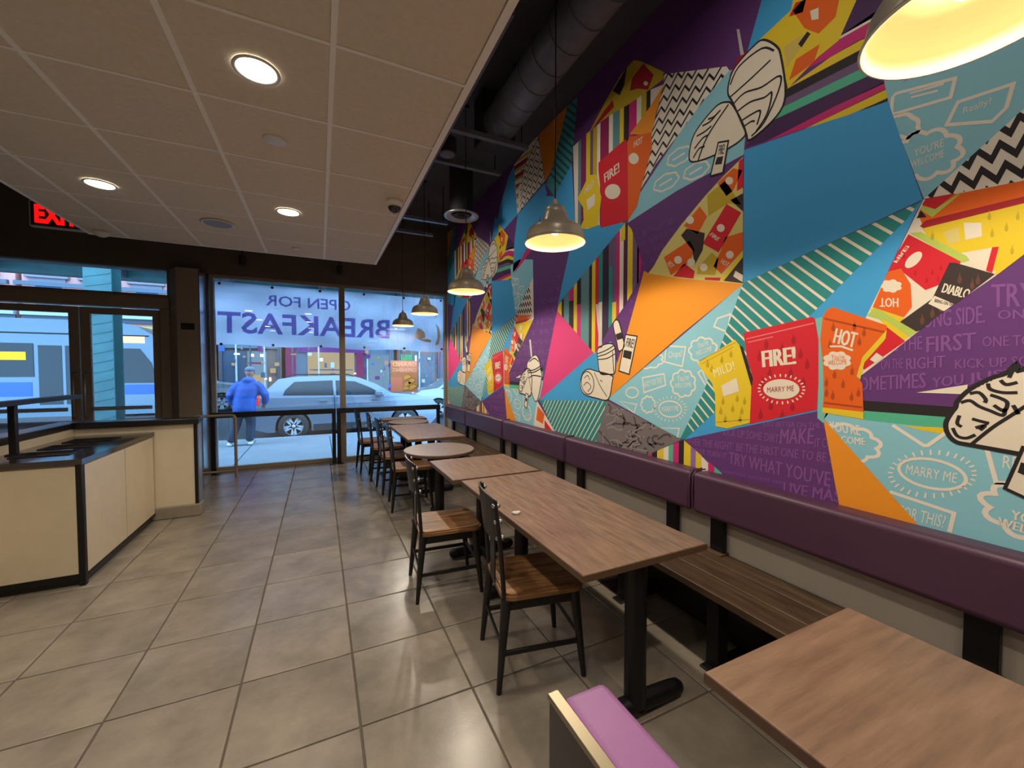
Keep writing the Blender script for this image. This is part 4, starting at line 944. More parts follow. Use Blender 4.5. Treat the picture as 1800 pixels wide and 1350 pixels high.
# ================================================================== PENDANT LAMPS
def lamp(x, y, zr, lab, ztop=ZT):
    e = tag(empty('pendant_lamp', (x, y, zr)), lab, 'lamp', 'brushed metal pendant lamps over the tables')
    pr = [(0.018, 0.232), (0.03, 0.225), (0.055, 0.212), (0.066, 0.185), (0.069, 0.165), (0.073, 0.163), (0.076, 0.145), (0.080, 0.143), (0.084, 0.125),
          (0.092, 0.118), (0.125, 0.106), (0.155, 0.085), (0.172, 0.055), (0.178, 0.02), (0.180, 0.004), (0.184, 0.002), (0.184, -0.002)]
    sh = MB().lathe(pr, n=48).build('shade', M['brass'], e)
    pi = [(0.184, -0.002), (0.178, -0.001), (0.173, 0.02), (0.167, 0.052), (0.150, 0.081), (0.122, 0.10), (0.088, 0.112), (0.076, 0.13), (0.066, 0.16), (0.05, 0.205), (0.0, 0.215)]
    MB().lathe(pi, n=48).build('lining', M['shadein'], sh)
    MB().tube([(0.184 * math.cos(a), 0.184 * math.sin(a), 0) for a in [2 * math.pi * i / 48 for i in range(48)]], 0.004, 6, True).build('rim', M['brass'], sh)
    MB().cyl((0, 0, 0.225), (0, 0, 0.262), 0.019, 0.014).build('socket_cap', M['brass'], e)
    MB().cyl((0, 0, 0.262), (0, 0, ztop - zr - 0.02), 0.004, n=6).build('cord', M['blackm'], e)
    MB().cyl((0, 0, ztop - zr - 0.03), (0, 0, ztop - zr), 0.04, n=20).build('canopy', M['blackm'], e)
    MB().sphere((0, 0, 0.085), 0.032, 14, 10, (1, 1, 1.15)).cyl((0, 0, 0.11), (0, 0, 0.2), 0.018).build('bulb', M['bulb'], e)
    l = bpy.data.lights.new('pendant_light', 'SPOT'); l.energy = PENDANT_W; l.color = WARM; l.shadow_soft_size = 0.03; l.spot_size = math.radians(172); l.spot_blend = 0.35
    lo = bpy.data.objects.new('pendant_light', l); COL.objects.link(lo); lo.parent = e; lo.location = (0, 0, 0.035)
    return e
for y, x, lab in ((0.405, 1.314, 'brushed metal pendant lamp glowing closest, above the square table'), (2.158, 1.315, 'brushed metal pendant lamp hanging before the mural over the long table'),
               (3.85, 1.325, 'brushed metal pendant lamp over the near round table'), (5.58, 1.32, 'small brushed pendant lamp, the higher one before the banner'),
               (7.2, 1.32, 'smallest brushed pendant lamp hanging close to the window banner')):
    lamp(x, y, 2.33, lab)

# ================================================================== CEILING FITTINGS
def downlight(x, y, lab):
    e = tag(empty('downlight', (x, y, ZC)), lab, 'downlight', 'recessed round downlights')
    MB().lathe([(0.095, 0.001), (0.097, -0.004), (0.085, -0.007), (0.078, 0.0)], n=32).build('trim_ring', M['white'], e)
    MB().cyl((0, 0, -0.003), (0, 0, -0.001), 0.08, n=32).build('lens', M['down'], e)
    l = bpy.data.lights.new('downlight_beam', 'SPOT'); l.energy = DOWN_W; l.color = DOWN_COL; l.spot_size = math.radians(150); l.spot_blend = 1.0; l.shadow_soft_size = 0.07
    lo = bpy.data.objects.new('downlight_beam', l); COL.objects.link(lo); lo.parent = e; lo.location = (0, 0, -0.02)
downlight(-0.24, 2.222, 'largest glowing recessed downlight near the ceiling middle')
downlight(-1.442, 4.05, 'glowing recessed downlight above the waste station')
downlight(-0.223, 4.055, 'smallest glowing recessed downlight in the far ceiling tiles')
for x, y, lab in ((-0.24, 0.39, 'recessed downlight straight overhead beside the booth'), (-1.442, 2.22, 'recessed downlight overhead left of the largest one'), (-1.442, 0.39, 'recessed downlight overhead far from the mural'), (-0.24, -1.2, 'recessed downlight behind the viewer on the mural side'), (-1.442, -1.2, 'recessed downlight behind the viewer on the door side')):
    downlight(x, y, lab)
o = MB().lathe([(0, -0.006), (0.055, -0.006), (0.062, 0.0), (0.062, 0.004), (0, 0.004)], n=32).build('cover_plate', M['white'], None, (-0.221, 2.841, ZC)); tag(o, 'plain white round cover plate on a ceiling tile', 'cover plate')
sp = tag(empty('ceiling_speaker', (-0.837, 4.651, ZC)), 'round white speaker grille flush in the ceiling', 'speaker')
MB().lathe([(0.12, 0.003), (0.135, -0.004), (0.12, -0.010), (0.112, -0.006)], n=36).build('rim', M['white'], sp)
MB().cyl((0, 0, -0.006), (0, 0, -0.002), 0.113, n=36).build('grille', mat('grille', rgb(150, 158, 172), 0.7, bump=0.5, bscale=400), sp)
so = tag(empty('sprinkler', (-0.214, 5.218, ZC)), 'small white concealed sprinkler disc near the ceiling end', 'sprinkler')
MB().lathe([(0, -0.01), (0.04, -0.01), (0.048, 0.002), (0, 0.002)], n=24).build('disc', M['white'], so)
sd = tag(empty('security_camera', (0.57, 3.43, ZC)), 'small dome security camera at the ceiling edge', 'camera')
MB().lathe([(0, 0.003), (0.062, 0.003), (0.064, -0.02), (0.055, -0.045), (0.0, -0.05)], n=28).build('housing', M['tbar'], sd)
MB().lathe([(0.052, -0.044), (0.05, -0.062), (0.036, -0.082), (0.018, -0.092), (0, -0.095)], n=24).build('dome', mat('dome_black', rgb(28, 26, 26), 0.1, spec=0.8), sd)
MB().lathe([(0.056, -0.04), (0.058, -0.05), (0.052, -0.052)], n=24).build('ring', M['white'], sd)
s2 = tag(empty('smoke_detector', (-1.93, 5.42, ZC)), 'white half dome detector under the ceiling corner beside the exit sign', 'detector')
MB().lathe([(0, -0.05), (0.03, -0.047), (0.055, -0.03), (0.06, 0.0), (0, 0.002)], n=24).build('dome', M['white'], s2)
# wall-washer heads added above the drop ceiling edge to brighten the upper mural
for i, y in enumerate((-0.3, 1.3, 2.9, 4.75, 6.3)):
    e = tag(empty('added_wall_washer', (0.84, y, 3.62)), ['added small black wall washer spot overhead behind the viewer', 'added small black wall washer spot above the ceiling edge beside the booth', 'added small black wall washer spot above the ceiling edge by the duct', 'added small black wall washer spot beside the round diffuser', 'added small black wall washer spot nearest the window header'][i], 'spot lamp', 'added wall washer spots in the open ceiling')
    MB().cyl((0, 0, 0), (0.10, 0, -0.07), 0.04, n=18).build('can', M['blackp'], e)
    MB().cyl((0.101, 0, -0.071), (0.103, 0, -0.0725), 0.034, n=18).build('lens', M['down'], e)
    MB().cyl((0.03, 0, 0), (0.03, 0, ZT - 3.62), 0.01, n=8).build('stem', M['blackp'], e)
    l = bpy.data.lights.new('added_wash_beam', 'SPOT'); l.energy = ADDED_WASH_W; l.color = DOWN_COL; l.spot_size = math.radians(115); l.spot_blend = 1.0; l.shadow_soft_size = 0.05
    lo = bpy.data.objects.new('added_wash_beam', l); COL.objects.link(lo); lo.parent = e; lo.location = (0.12, 0, -0.085)
    lo.rotation_euler = Vector((1.25, 0, -0.95)).to_track_quat('-Z', 'Y').to_euler()
# exit sign
ex = tag(empty('exit_sign', (-2.60, 6.3, 3.12)), 'red glowing exit sign half hidden by the ceiling edge', 'sign')
MB().bbox(-0.22, 0.22, -0.03, 0.03, 0, 0.28, 0.006, 1).build('housing', M['signwhite'], ex)
MB().box(-0.205, 0.205, -0.034, -0.029, 0.015, 0.265).build('face', M['blackp'], ex)
MB().cyl((0, 0, 0.28), (0, 0, ZT - 3.12), 0.012).build('stem', M['blackm'], ex)
EXIT = ex

# ================================================================== OPEN PLENUM (right strip)
dk = tag(empty('spiral_duct', (1.53, 2.95, 3.81)), 'grey spiral air duct running along the open black ceiling', 'duct')
MB().cyl((0, -5.0, 0), (0, 0.55, 0), 0.155, n=28).build('duct_body', M['greyp'], dk)
for k in range(14): MB().tube([(0.157 * math.cos(a), 0.5 - k * 0.22, 0.157 * math.sin(a)) for a in [2 * math.pi * i / 28 for i in range(28)]], 0.006, 5, True).build('seam_ring', M['greyp'], dk)
for k in (0.2, -1.4, -3.0): MB().box(-0.012, 0.012, k - 0.012, k + 0.012, 0.15, 0.31).build('hanger', M['blackm'], dk)
bx = tag(empty('supply_plenum', (1.53, 4.16, 3.66)), 'black duct box at the end of the spiral duct', 'duct')
MB().bbox(-0.16, 0.17, -0.655, -0.42, 0.0, 0.455, 0.01, 1).build('box', M['blackp'], bx)
for i, (y, x0, x1, z) in enumerate(((3.42, 0.75, 1.78, 3.6), (3.98, 0.75, 1.75, 3.6), (5.62, 0.75, 1.66, 3.6), (6.2, 0.75, 1.6, 3.6))):
    lab = ['steel channel strut nearest the spiral duct', 'steel channel strut behind the ceiling speaker can', 'bright steel channel strut just before the round diffuser', 'farthest steel channel strut by the window header'][i]
    sb = tag(empty('ceiling_strut', (x0, y, z)), lab, 'strut', 'steel struts in the open ceiling')
    MB().box(0, x1 - x0, -0.025, 0.025, 0.0, 0.04).build('channel', M['alu'] if i > 1 else M['greyp'], sb)
    for xx in (0.08, x1 - x0 - 0.06): MB().cyl((xx, 0, 0.04), (xx, 0, ZT - z), 0.006, n=6).build('hanger_rod', M['blackm'], sb)
df = tag(empty('round_diffuser', (1.66, 5.0, 3.5)), 'round silver air diffuser hanging on a black drop duct', 'diffuser')
MB().lathe([(0.13, 0.03), (0.17, 0.005), (0.215, 0.0), (0.222, 0.012), (0.17, 0.03), (0.14, 0.055)], n=40).build('outer_ring', M['alu'], df)
MB().lathe([(0.05, 0.03), (0.10, 0.008), (0.115, 0.015), (0.06, 0.05)], n=32).build('inner_ring', M['gun'], df)
MB().cyl((0, 0, 0.04), (0, 0, ZT - 3.5), 0.15, n=28).build('drop_duct', M['blackp'], df)
sc_ = tag(empty('pendant_speaker', (1.10, 3.72, 3.55)), 'dark round ceiling speaker hanging in the open ceiling', 'speaker')
MB().cyl((0, 0, 0), (0, 0, 0.14), 0.085, n=24).build('can', M['blackp'], sc_)
MB().lathe([(0, -0.004), (0.06, -0.004), (0.068, 0.0)], n=24).build('cone', M['greyp'], sc_)
MB().cyl((0, 0, 0.14), (0, 0, ZT - 3.55), 0.005, n=6).build('cable', M['blackm'], sc_)
pj_ = tag(empty('conduit_pipe', (0.95, 5.0, 3.45)), 'thin grey conduit pipe running under the black deck', 'pipe')
MB().cyl((0, -3, 0), (0, 2.3, 0), 0.02).build('pipe', M['greyp'], pj_)
for y in (-2, 0, 2): MB().cyl((0, y, 0), (0, y, ZT - 3.45), 0.006, n=6).build('hanger_rod', M['blackm'], pj_)
# track heads on the header above the window
for x, lab in ((-1.02, 'small black spot lamp above the banner word open'), (0.32, 'small black spot lamp above the window mullion')):
    hh = tag(empty('spot_lamp', (x, 7.30, 3.22)), lab, 'spot lamp', 'small black spot lamps over the windows')
    MB().cyl((0, 0, -0.09), (0, 0, 0.05), 0.045, n=18).build('can', M['blackp'], hh)
    MB().cyl((0, 0, -0.094), (0, 0, -0.088), 0.036, n=18).build('lens', M['steel'], hh)
    MB().cyl((0, 0, 0.05), (0, 0, ZT - 3.22), 0.012, n=8).build('stem', M['blackp'], hh)

# ================================================================== flat lettering helper for signs
def sign_text(s, m, parent, origin, xdir, up, width, height, bold=0.02, name='lettering', thick=0.0):
    T = text_tris(s, bold); O, X, U = Vector(origin), Vector(xdir).normalized() * width, Vector(up).normalized() * height
    mb = MB()
    for t in T: mb.add([O + X * x + U * y for x, y in t], [(0, 1, 2)])
    me = bpy.data.meshes.new(name); me.from_pydata(mb.v, [], mb.f); me.materials.append(m); me.update()
    o = bpy.data.objects.new(name, me); COL.objects.link(o); o.parent = parent; return o
sign_text('EXIT', M['red_led'], EXIT, (-0.175, -0.0355, 0.04), (1, 0, 0), (0, 0, 1), 0.35, 0.20, 0.05)

# ================================================================== BANNER AND POSTER
bn = tag(empty('window_banner', (0.38, 7.66, 1.93)), 'wrinkled white breakfast banner hung outside the windows, lettering seen reversed', 'banner')
M['banner'] = cloth('banner_cloth', rgb(188, 188, 202), 0.7)
M['bpurple'] = cloth('banner_purple', rgb(156, 136, 206), 0.7)
M['borange'] = cloth('banner_orange', rgb(255, 192, 140), 0.6)
M['byellow'] = cloth('banner_yellow', rgb(250, 240, 150), 0.7)
def by(x, z): return 0.018 * math.sin(x * 3.1 + z * 4) + 0.010 * math.sin(x * 9 - z * 7 + 1) + 0.012 * math.sin(z * 11 + x * 2.3) + 0.03 * math.sin(x * 1.1)
nx, nz = 90, 26; BW, BH = 3.63, 0.99; vs = []; fs = []
for j in range(nz + 1):
    for i in range(nx + 1):
        x = -BW / 2 + BW * i / nx; z = BH * j / nz
        sag = 0.012 * math.sin(x * 5.2) + 0.02 * (x / 1.8)
        vs.append((x, by(x, z), z - sag * (1 - z / BH)))
for j in range(nz):
    for i in range(nx): a = j * (nx + 1) + i; fs.append((a, a + 1, a + nx + 2, a + nx + 1))
MB().add(vs, fs, True).build('cloth', M['banner'], bn)
def btext(s, x_right, x_left, z0, z1, m, bold):
    mb = MB()
    for t in text_tris(s, bold):
        # seen from inside the lettering is mirrored: it starts at larger x
        P = [(x_right + (x_left - x_right) * a, z0 + (z1 - z0) * b) for a, b in t]
        mb.add([(x, by(x, z) - 0.008, z) for x, z in P], [(0, 1, 2)])
    me = bpy.data.meshes.new('lettering'); me.from_pydata(mb.v, [], mb.f); me.materials.append(m); me.update()
    o = bpy.data.objects.new('lettering', me); COL.objects.link(o); o.parent = bn
btext('OPEN FOR', 0.13, -1.14, 0.66, 0.84, M['bpurple'], 0.015); btext('BREAKFAST', 0.79, -1.79, 0.20, 0.54, M['bpurple'], 0.02)
def bshape(pts, m, name):
    mb = MB(); 
    for t in tris(pts): mb.add([(x, by(x, z) - 0.009, z) for x, z in t], [(0, 1, 2)])
    me = bpy.data.meshes.new(name); me.from_pydata(mb.v, [], mb.f); me.materials.append(m); me.update()
    o = bpy.data.objects.new(name, me); COL.objects.link(o); o.parent = bn
bshape([(1.22, 0.24), (1.30, 0.42), (1.36, 0.40), (1.44, 0.33), (1.44, 0.24), (1.33, 0.20)], M['borange'], 'emblem')
bshape([(1.30, 0.20), (1.46, 0.22), (1.56, 0.20), (1.54, 0.15), (1.42, 0.16)], M['borange'], 'emblem')
bshape([(1.62, 0.10), (1.68, 0.24), (1.68, 0.42), (1.63, 0.54), (1.72, 0.44), (1.74, 0.28), (1.70, 0.12)], M['borange'], 'emblem')
for k in range(7):
    a = math.radians(-30 + k * 22); cx, cz = 1.45, 0.34; c, s = math.cos(a), math.sin(a); r0, r1 = 0.33, 0.43
    P = [(cx + c * r0 - s * .008, cz + s * r0 + c * .008), (cx + c * r1 - s * .008, cz + s * r1 + c * .008), (cx + c * r1 + s * .008, cz + s * r1 - c * .008), (cx + c * r0 + s * .008, cz + s * r0 - c * .008)]
    if max(p[0] for p in P) < 1.8: bshape(P, M['byellow'], 'sun_ray')
for i in range(6):
    for z in (0.03, BH - 0.03): MB().cyl((-1.75 + 0.7 * i, by(-1.75 + 0.7 * i, z) - 0.01, z), (-1.75 + 0.7 * i, by(-1.75 + 0.7 * i, z) - 0.004, z), 0.022, n=10).build('grommet', M['blackm'], bn)
for i in range(5): MB().tube([(-1.75 + 0.7 * i, 0, BH - 0.03), (-1.74 + 0.7 * i, 0.01, BH + 0.12)], 0.004, 5).build('tie', M['blackm'], bn)
po = tag(empty('window_poster', (1.16, 7.535, 1.16)), 'orange and pink grand opening poster with tacos, seen reversed on the glass', 'poster')
PW, PH = 0.48, 0.57
M['ppaper'] = mat('poster_paper', rgb(196, 164, 140), 0.7); M['ppink'] = mat('poster_pink', rgb(226, 172, 170), 0.7); M['pyel'] = mat('poster_taco', rgb(222, 206, 124), 0.7); M['pwhite'] = mat('poster_white', rgb(232, 214, 206), 0.7); M['pgreen'] = mat('poster_lettuce', rgb(150, 140, 60), 0.7)
MB().box(0, PW, 0, 0.002, 0, PH).build('sheet', M['ppaper'], po)
MB().box(0.0, PW * 0.42, -0.0025, -0.0005, 0, 0.27).build('pink_panel', M['ppink'], po); MB().box(PW * 0.3, PW, -0.0022, -0.0005, 0.35, PH).build('pink_panel', M['ppink'], po)
sign_text('GRAND', M['pwhite'], po, (PW - 0.02, -0.004, 0.46), (-1, 0, 0), (0, 0, 1), PW - 0.05, 0.085, 0.04); sign_text('OPENING', M['pwhite'], po, (PW - 0.02, -0.004, 0.36), (-1, 0, 0), (0, 0, 1), PW - 0.05, 0.075, 0.04)
for cx, cz, r, a in ((0.30, 0.24, 0.07, 0.4), (0.38, 0.17, 0.07, 0.6), (0.31, 0.12, 0.07, 0.3), (0.40, 0.06, 0.07, 0.5), (0.27, 0.04, 0.06, 0.2)):
    pr = [(cx + r * math.cos(a + t), cz + r * math.sin(a + t)) for t in [math.pi * i / 10 for i in range(11)]]
    MB().prism(pr, -0.006, -0.003, 'y').build('taco_print', M['pyel'], po)
    MB().prism([(p[0] * 1.0 + 0.008, p[1] + 0.012) for p in pr], -0.0048, -0.0028, 'y').build('taco_print', M['pgreen'], po)

# ================================================================== OUTSIDE
M['walk'] = mat('sidewalk', rgb(122, 124, 128), 0.8, vary=0.08, vscale=1.5); M['joint'] = mat('sidewalk_joint', rgb(80, 82, 86), 0.9)
M['road'] = mat('asphalt', rgb(64, 66, 70), 0.75, vary=0.12, vscale=2)
sw = struct('sidewalk', MB().box(-30, 30, YB + 0.07, 10.75, -0.15, -0.03), M['joint'])
slab = MB().bbox(0.008, 1.5 - 0.008, 0.008, 1.5 - 0.008, -0.05, -0.01, 0.006, 1).mesh('paving_slab', M['walk'])
for i in range(-12, 10):
    for j in range(2): inst(slab, 'paving_slab', sw, (i * 1.5 + 0.2, 7.68 + j * 1.5, 0))
struct('kerb', MB().bbox(-30, 30, 10.75, 10.92, -0.2, -0.008, 0.02), M['walk'])
struct('road', MB().box(-60, 60, 10.92, 23.3, -0.3, -0.13), M['road'])
struct('sidewalk_far', MB().box(-60, 60, 23.3, 26, -0.2, -0.03), M['walk'])

def car(name, lab, loc, rz, L, Wd, Hh, bodyc, glassc, prof, win, wheels, wr=0.33, group='cars on the street'):
    e = tag(empty(name, loc, rz), lab, 'car', group); w2 = Wd / 2
    mb = MB(); n = len(prof)
    ar = wr * 1.17; i0 = max(i for i, p in enumerate(prof) if p[1] <= 0.23 and p[0] > L * 0.7); arcs = []
    for wx in sorted(wheels, reverse=True):
        arcs += [(wx + ar, prof[i0][1])] + [(wx + ar * math.cos(t), wr + ar * math.sin(t)) for t in [math.pi * k / 12 for k in range(13)]] + [(wx - ar, prof[i0][1])]
    prof = prof[:i0 + 1] + arcs + prof[i0 + 1:]; n = len(prof)
    MB().box(0.25, L - 0.25, -w2 + 0.24, w2 - 0.24, 0.22, 0.75).build('underbody', M['dark'], e)
    def hw(z): return w2 - (0.0 if z < 0.95 * Hh * 0.62 else (z - 0.95 * Hh * 0.62) * 0.42)
    vs = []
    for s in (-1, 1):
        for x, z in prof: vs.append((x, s * hw(z), z))
    mb.add(vs, [(i, (i + 1) % n, n + (i + 1) % n, n + i) for i in range(n)], False)
    tr = tessellate_polygon([[Vector((p[0], p[1], 0)) for p in prof]])
    mb.add(vs[:n], [tuple(t) for t in tr]); mb.add(vs[n:], [tuple(t) for t in tr])
    body = mb.build('body', bodyc, e)
    bv = body.modifiers.new('b', 'BEVEL'); bv.width = 0.03; bv.segments = 2; bv.limit_method = 'ANGLE'; bv.angle_limit = math.radians(25)
    for wpoly in win:
        for s in (-1, 1):
            m = MB(); k = len(wpoly); v1 = [(x, s * (hw(z) + 0.008), z) for x, z in wpoly]; v2 = [(x, s * (hw(z) - 0.02), z) for x, z in wpoly]
            m.add(v1 + v2, [(i, (i + 1) % k, k + (i + 1) % k, k + i) for i in range(k)]); tt = tessellate_polygon([[Vector((p[0], p[1], 0)) for p in wpoly]])
            m.add(v1, [tuple(t) for t in tt]); m.build('window', glassc, e)
    for wx in wheels:
        for s in (-1, 1):
            y = s * (w2 - 0.09)
            t = MB().lathe([(wr * 0.66, -0.10), (wr * 0.97, -0.10), (wr, -0.07), (wr, 0.07), (wr * 0.97, 0.10), (wr * 0.66, 0.10)], (wx, y - 0.02 * s * -1, wr), 28, True, 'y').build('tyre', M['tyre'], e)
            yy = y + s * 0.085
            h = MB().lathe([(wr * 0.62, -0.01), (wr * 0.69, 0.01), (wr * 0.69, -0.03)], (wx, yy, wr), 28, True, 'y')
            for q in range(10):
                a = 2 * math.pi * q / 10 + (0.12 if q % 2 else -0.12); c, sn = math.cos(a), math.sin(a); ww = 0.03
                h.add([(wx + c * 0.03 - sn * ww, yy, wr + sn * 0.03 + c * ww), (wx + c * wr * .66 - sn * ww, yy, wr + sn * wr * .66 + c * ww), (wx + c * wr * .66 + sn * ww, yy, wr + sn * wr * .66 - c * ww), (wx + c * 0.03 + sn * ww, yy, wr + sn * 0.03 - c * ww)], [(0, 1, 2, 3)])
            h.sphere((wx, yy, wr), 0.045, 10, 6); h.build('rim', M['rim'], t)
            MB().cyl((wx, yy - s * 0.05, wr), (wx, yy - s * 0.04, wr), wr * 0.66, n=24).build('brake_disc', M['dark'], t)
    return e
M['rim'] = mat('rim_silver', rgb(176, 180, 186), 0.35); M['tyre'] = mat('tyre_rubber', rgb(30, 30, 32), 0.8); M['cglass'] = mat('car_glass', rgb(26, 36, 42), 0.12, spec=0.3)
M['silver'] = mat('car_silver', rgb(104, 112, 124), 0.3, metal=0.3, coat=0.5); M['carwhite'] = mat('car_white', rgb(160, 166, 174), 0.3, coat=0.5); M['cargrey'] = mat('car_grey', rgb(110, 114, 120), 0.35, coat=0.4)
M['plastic'] = mat('black_plastic', rgb(34, 35, 38), 0.6); M['tail'] = mat('tail_lamp', rgb(190, 24, 30), 0.3, emit=(1, .05, .04, 1), es=0.3)
SUV = [(0.0, 0.42), (0.02, 0.80), (0.10, 1.02), (0.28, 1.22), (0.52, 1.47), (0.9, 1.53), (1.8, 1.55), (2.35, 1.50), (2.75, 1.34), (3.15, 1.09), (3.9, 1.0), (4.25, 0.90), (4.38, 0.72), (4.40, 0.42), (4.2, 0.22), (3.9, 0.2), (0.3, 0.2), (0.05, 0.28)]
SWIN = [[(0.62, 1.08), (0.66, 1.20), (0.86, 1.40), (1.72, 1.43), (1.74, 1.06)], [(1.80, 1.06), (1.79, 1.43), (2.25, 1.40), (2.62, 1.24), (2.95, 1.05)]]
c1 = car('parked_car', 'silver hatchback car parked at the kerb outside the windows', (-1.42, 12.02, -0.13), 0, 4.4, 1.8, 1.55, M['silver'], M['cglass'], SUV, SWIN, (0.84, 3.5))
MB().box(1.27, 3.08, -0.915, -0.87, 0.2, 0.36).build('sill_trim', M['plastic'], c1)
MB().bbox(2.72, 2.94, -1.06, -0.86, 1.02, 1.16, 0.04, 3).build('side_mirror', M['silver'], c1)
MB().bbox(-0.01, 0.14, -0.9, -0.55, 0.86, 1.06, 0.02, 2).build('tail_lamp', M['tail'], c1)
MB().box(-0.03, 0.06, -0.8, 0.8, 0.36, 0.56).build('bumper', M['plastic'], c1)
MB().tube([(0.7, -0.62, 1.54), (0.8, -0.62, 1.58), (2.1, -0.62, 1.58), (2.25, -0.62, 1.53)], 0.016, 6).build('roof_rail', M['plastic'], c1)
for z in (0.93,):
    for x in (1.5, 2.72): MB().bbox(x - 0.09, x + 0.09, -0.925, -0.895, z - 0.015, z + 0.015, 0.006, 1).build('door_handle', M['silver'], c1)
for x in (1.76,): MB().box(x - 0.006, x + 0.006, -0.903, -0.88, 0.36, 1.06).build('door_seam', M['dark'], c1)
SED = [(0.0, 0.45), (0.05, 0.80), (0.35, 0.98), (0.95, 1.05), (1.5, 1.38), (2.1, 1.46), (2.8, 1.40), (3.45, 1.05), (4.3, 0.92), (4.6, 0.72), (4.62, 0.4), (4.3, 0.2), (0.3, 0.2), (0.05, 0.28)]
EWIN = [[(1.05, 1.02), (1.55, 1.32), (2.15, 1.38), (2.15, 1.0)], [(2.22, 1.0), (2.22, 1.38), (2.75, 1.33), (3.3, 1.03)]]
c2 = car('white_car', 'white sedan car partly behind the grand opening poster', (2.85, 15.0, -0.13), 0, 4.6, 1.8, 1.46, M['carwhite'], M['cglass'], SED, EWIN, (0.95, 3.7))
c3 = car('grey_car', 'dark grey car across the street beside the window frame', (-7.1, 20.6, -0.13), 0, 4.4, 1.85, 1.75, M['cargrey'], M['cglass'], [(x, z * 1.1) for x, z in SUV], [[(x, z * 1.1) for x, z in q] for q in SWIN], (0.9, 3.55), 0.37)
MB().bbox(4.22, 4.41, -0.92, -0.6, 0.82, 1.0, 0.03, 2).build('head_lamp', M['tail'], c3)

# ---- bus
bu = tag(empty('city_bus', (-4.35, 16.2, -0.13)), 'pale blue city bus with amber route sign passing beyond the doors', 'bus')
M['busw'] = mat('bus_white', rgb(104, 126, 142), 0.4, coat=0.3); M['busb'] = mat('bus_blue', rgb(34, 92, 176), 0.4); M['amber'] = emat('bus_amber', (1.0, 0.42, 0.03, 1), 3.0); M['ambers'] = emat('bus_amber_soft', (1.0, 0.72, 0.4, 1), 1.6)
prof = [(-12, 0.35), (-12, 3.05), (-11.9, 3.15), (-1.2, 3.15), (-0.7, 3.05), (-0.25, 2.75), (-0.05, 2.2), (0.02, 1.3), (0.02, 0.5), (-0.1, 0.35)]
MB().prism(prof, 0, 2.5, 'y').build('body', M['busw'], bu)
MB().box(-12.02, -3.0, -0.012, 0.0, 0.95, 1.35).build('stripe', M['busb'], bu); MB().box(-1.0, -0.0, -0.012, 0.0, 0.95, 1.25).build('stripe', M['busb'], bu)
for x0, x1 in ((-11.6, -9.6), (-9.5, -7.5), (-7.4, -5.4), (-5.3, -2.95)):
    f = MB().box(x0, x1, -0.02, 0.0, 1.5, 2.45).build('window', M['cglass'], bu)
MB().box(-3.75, -3.1, -0.03, -0.021, 1.98, 2.2).build('side_sign', M['amber'], bu)
MB().box(-2.9, -1.75, -0.015, 0.0, 0.5, 2.5).build('door', M['busw'], bu)
for x0, x1 in ((-2.85, -2.36), (-2.29, -1.8)): MB().box(x0, x1, -0.025, -0.014, 0.7, 2.4).build('door_glass', M['cglass'], bu)
MB().prism([(-1.45, 1.3), (-1.45, 2.35), (-0.62, 2.35), (-0.35, 1.9), (-0.22, 1.3)], -0.02, 0.0, 'y').build('cab_window', M['cglass'], bu)
ws = MB(); ws.add([(0.035, 0.12, 1.25), (0.035, 2.38, 1.25), (-0.04, 2.38, 2.25), (-0.04, 0.12, 2.25)], [(0, 1, 2, 3)]); ws.build('windshield', M['cglass'], bu)
ds = MB(); ds.add([(-0.06, 0.2, 2.4), (-0.06, 2.3, 2.4), (-0.22, 2.3, 2.7), (-0.22, 0.2, 2.7)], [(0, 1, 2, 3)]); ds.build('route_sign', M['ambers'], bu)
MB().box(-1.1, -0.5, -0.02, 0.0, 2.52, 2.72).build('corner_sign', M['ambers'], bu)
MB().sphere((0.03, 0.3, 0.85), 0.10, 10, 8).build('head_lamp', emat('headlamp', (1, .93, .8, 1), 4), bu)
for wx in (-9.2, -1.0 - 0.55): 
    MB().lathe([(0.28, -0.12), (0.46, -0.12), (0.5, -0.08), (0.5, 0.12)], (wx, 0.1, 0.5), 24, True, 'y').build('tyre', M['tyre'], bu)
MB().tube([(-0.2, -0.02, 2.5), (0.2, -0.25, 2.45), (0.25, -0.3, 2.2)], 0.03, 6).build('mirror_arm', M['plastic'], bu)
MB().bbox(0.16, 0.34, -0.42, -0.2, 1.85, 2.25, 0.03, 2).build('mirror', M['plastic'], bu)
MB().box(-12.01, -0.4, -0.008, 0.0, 2.72, 2.76).build('roof_seam', M['dark'], bu)

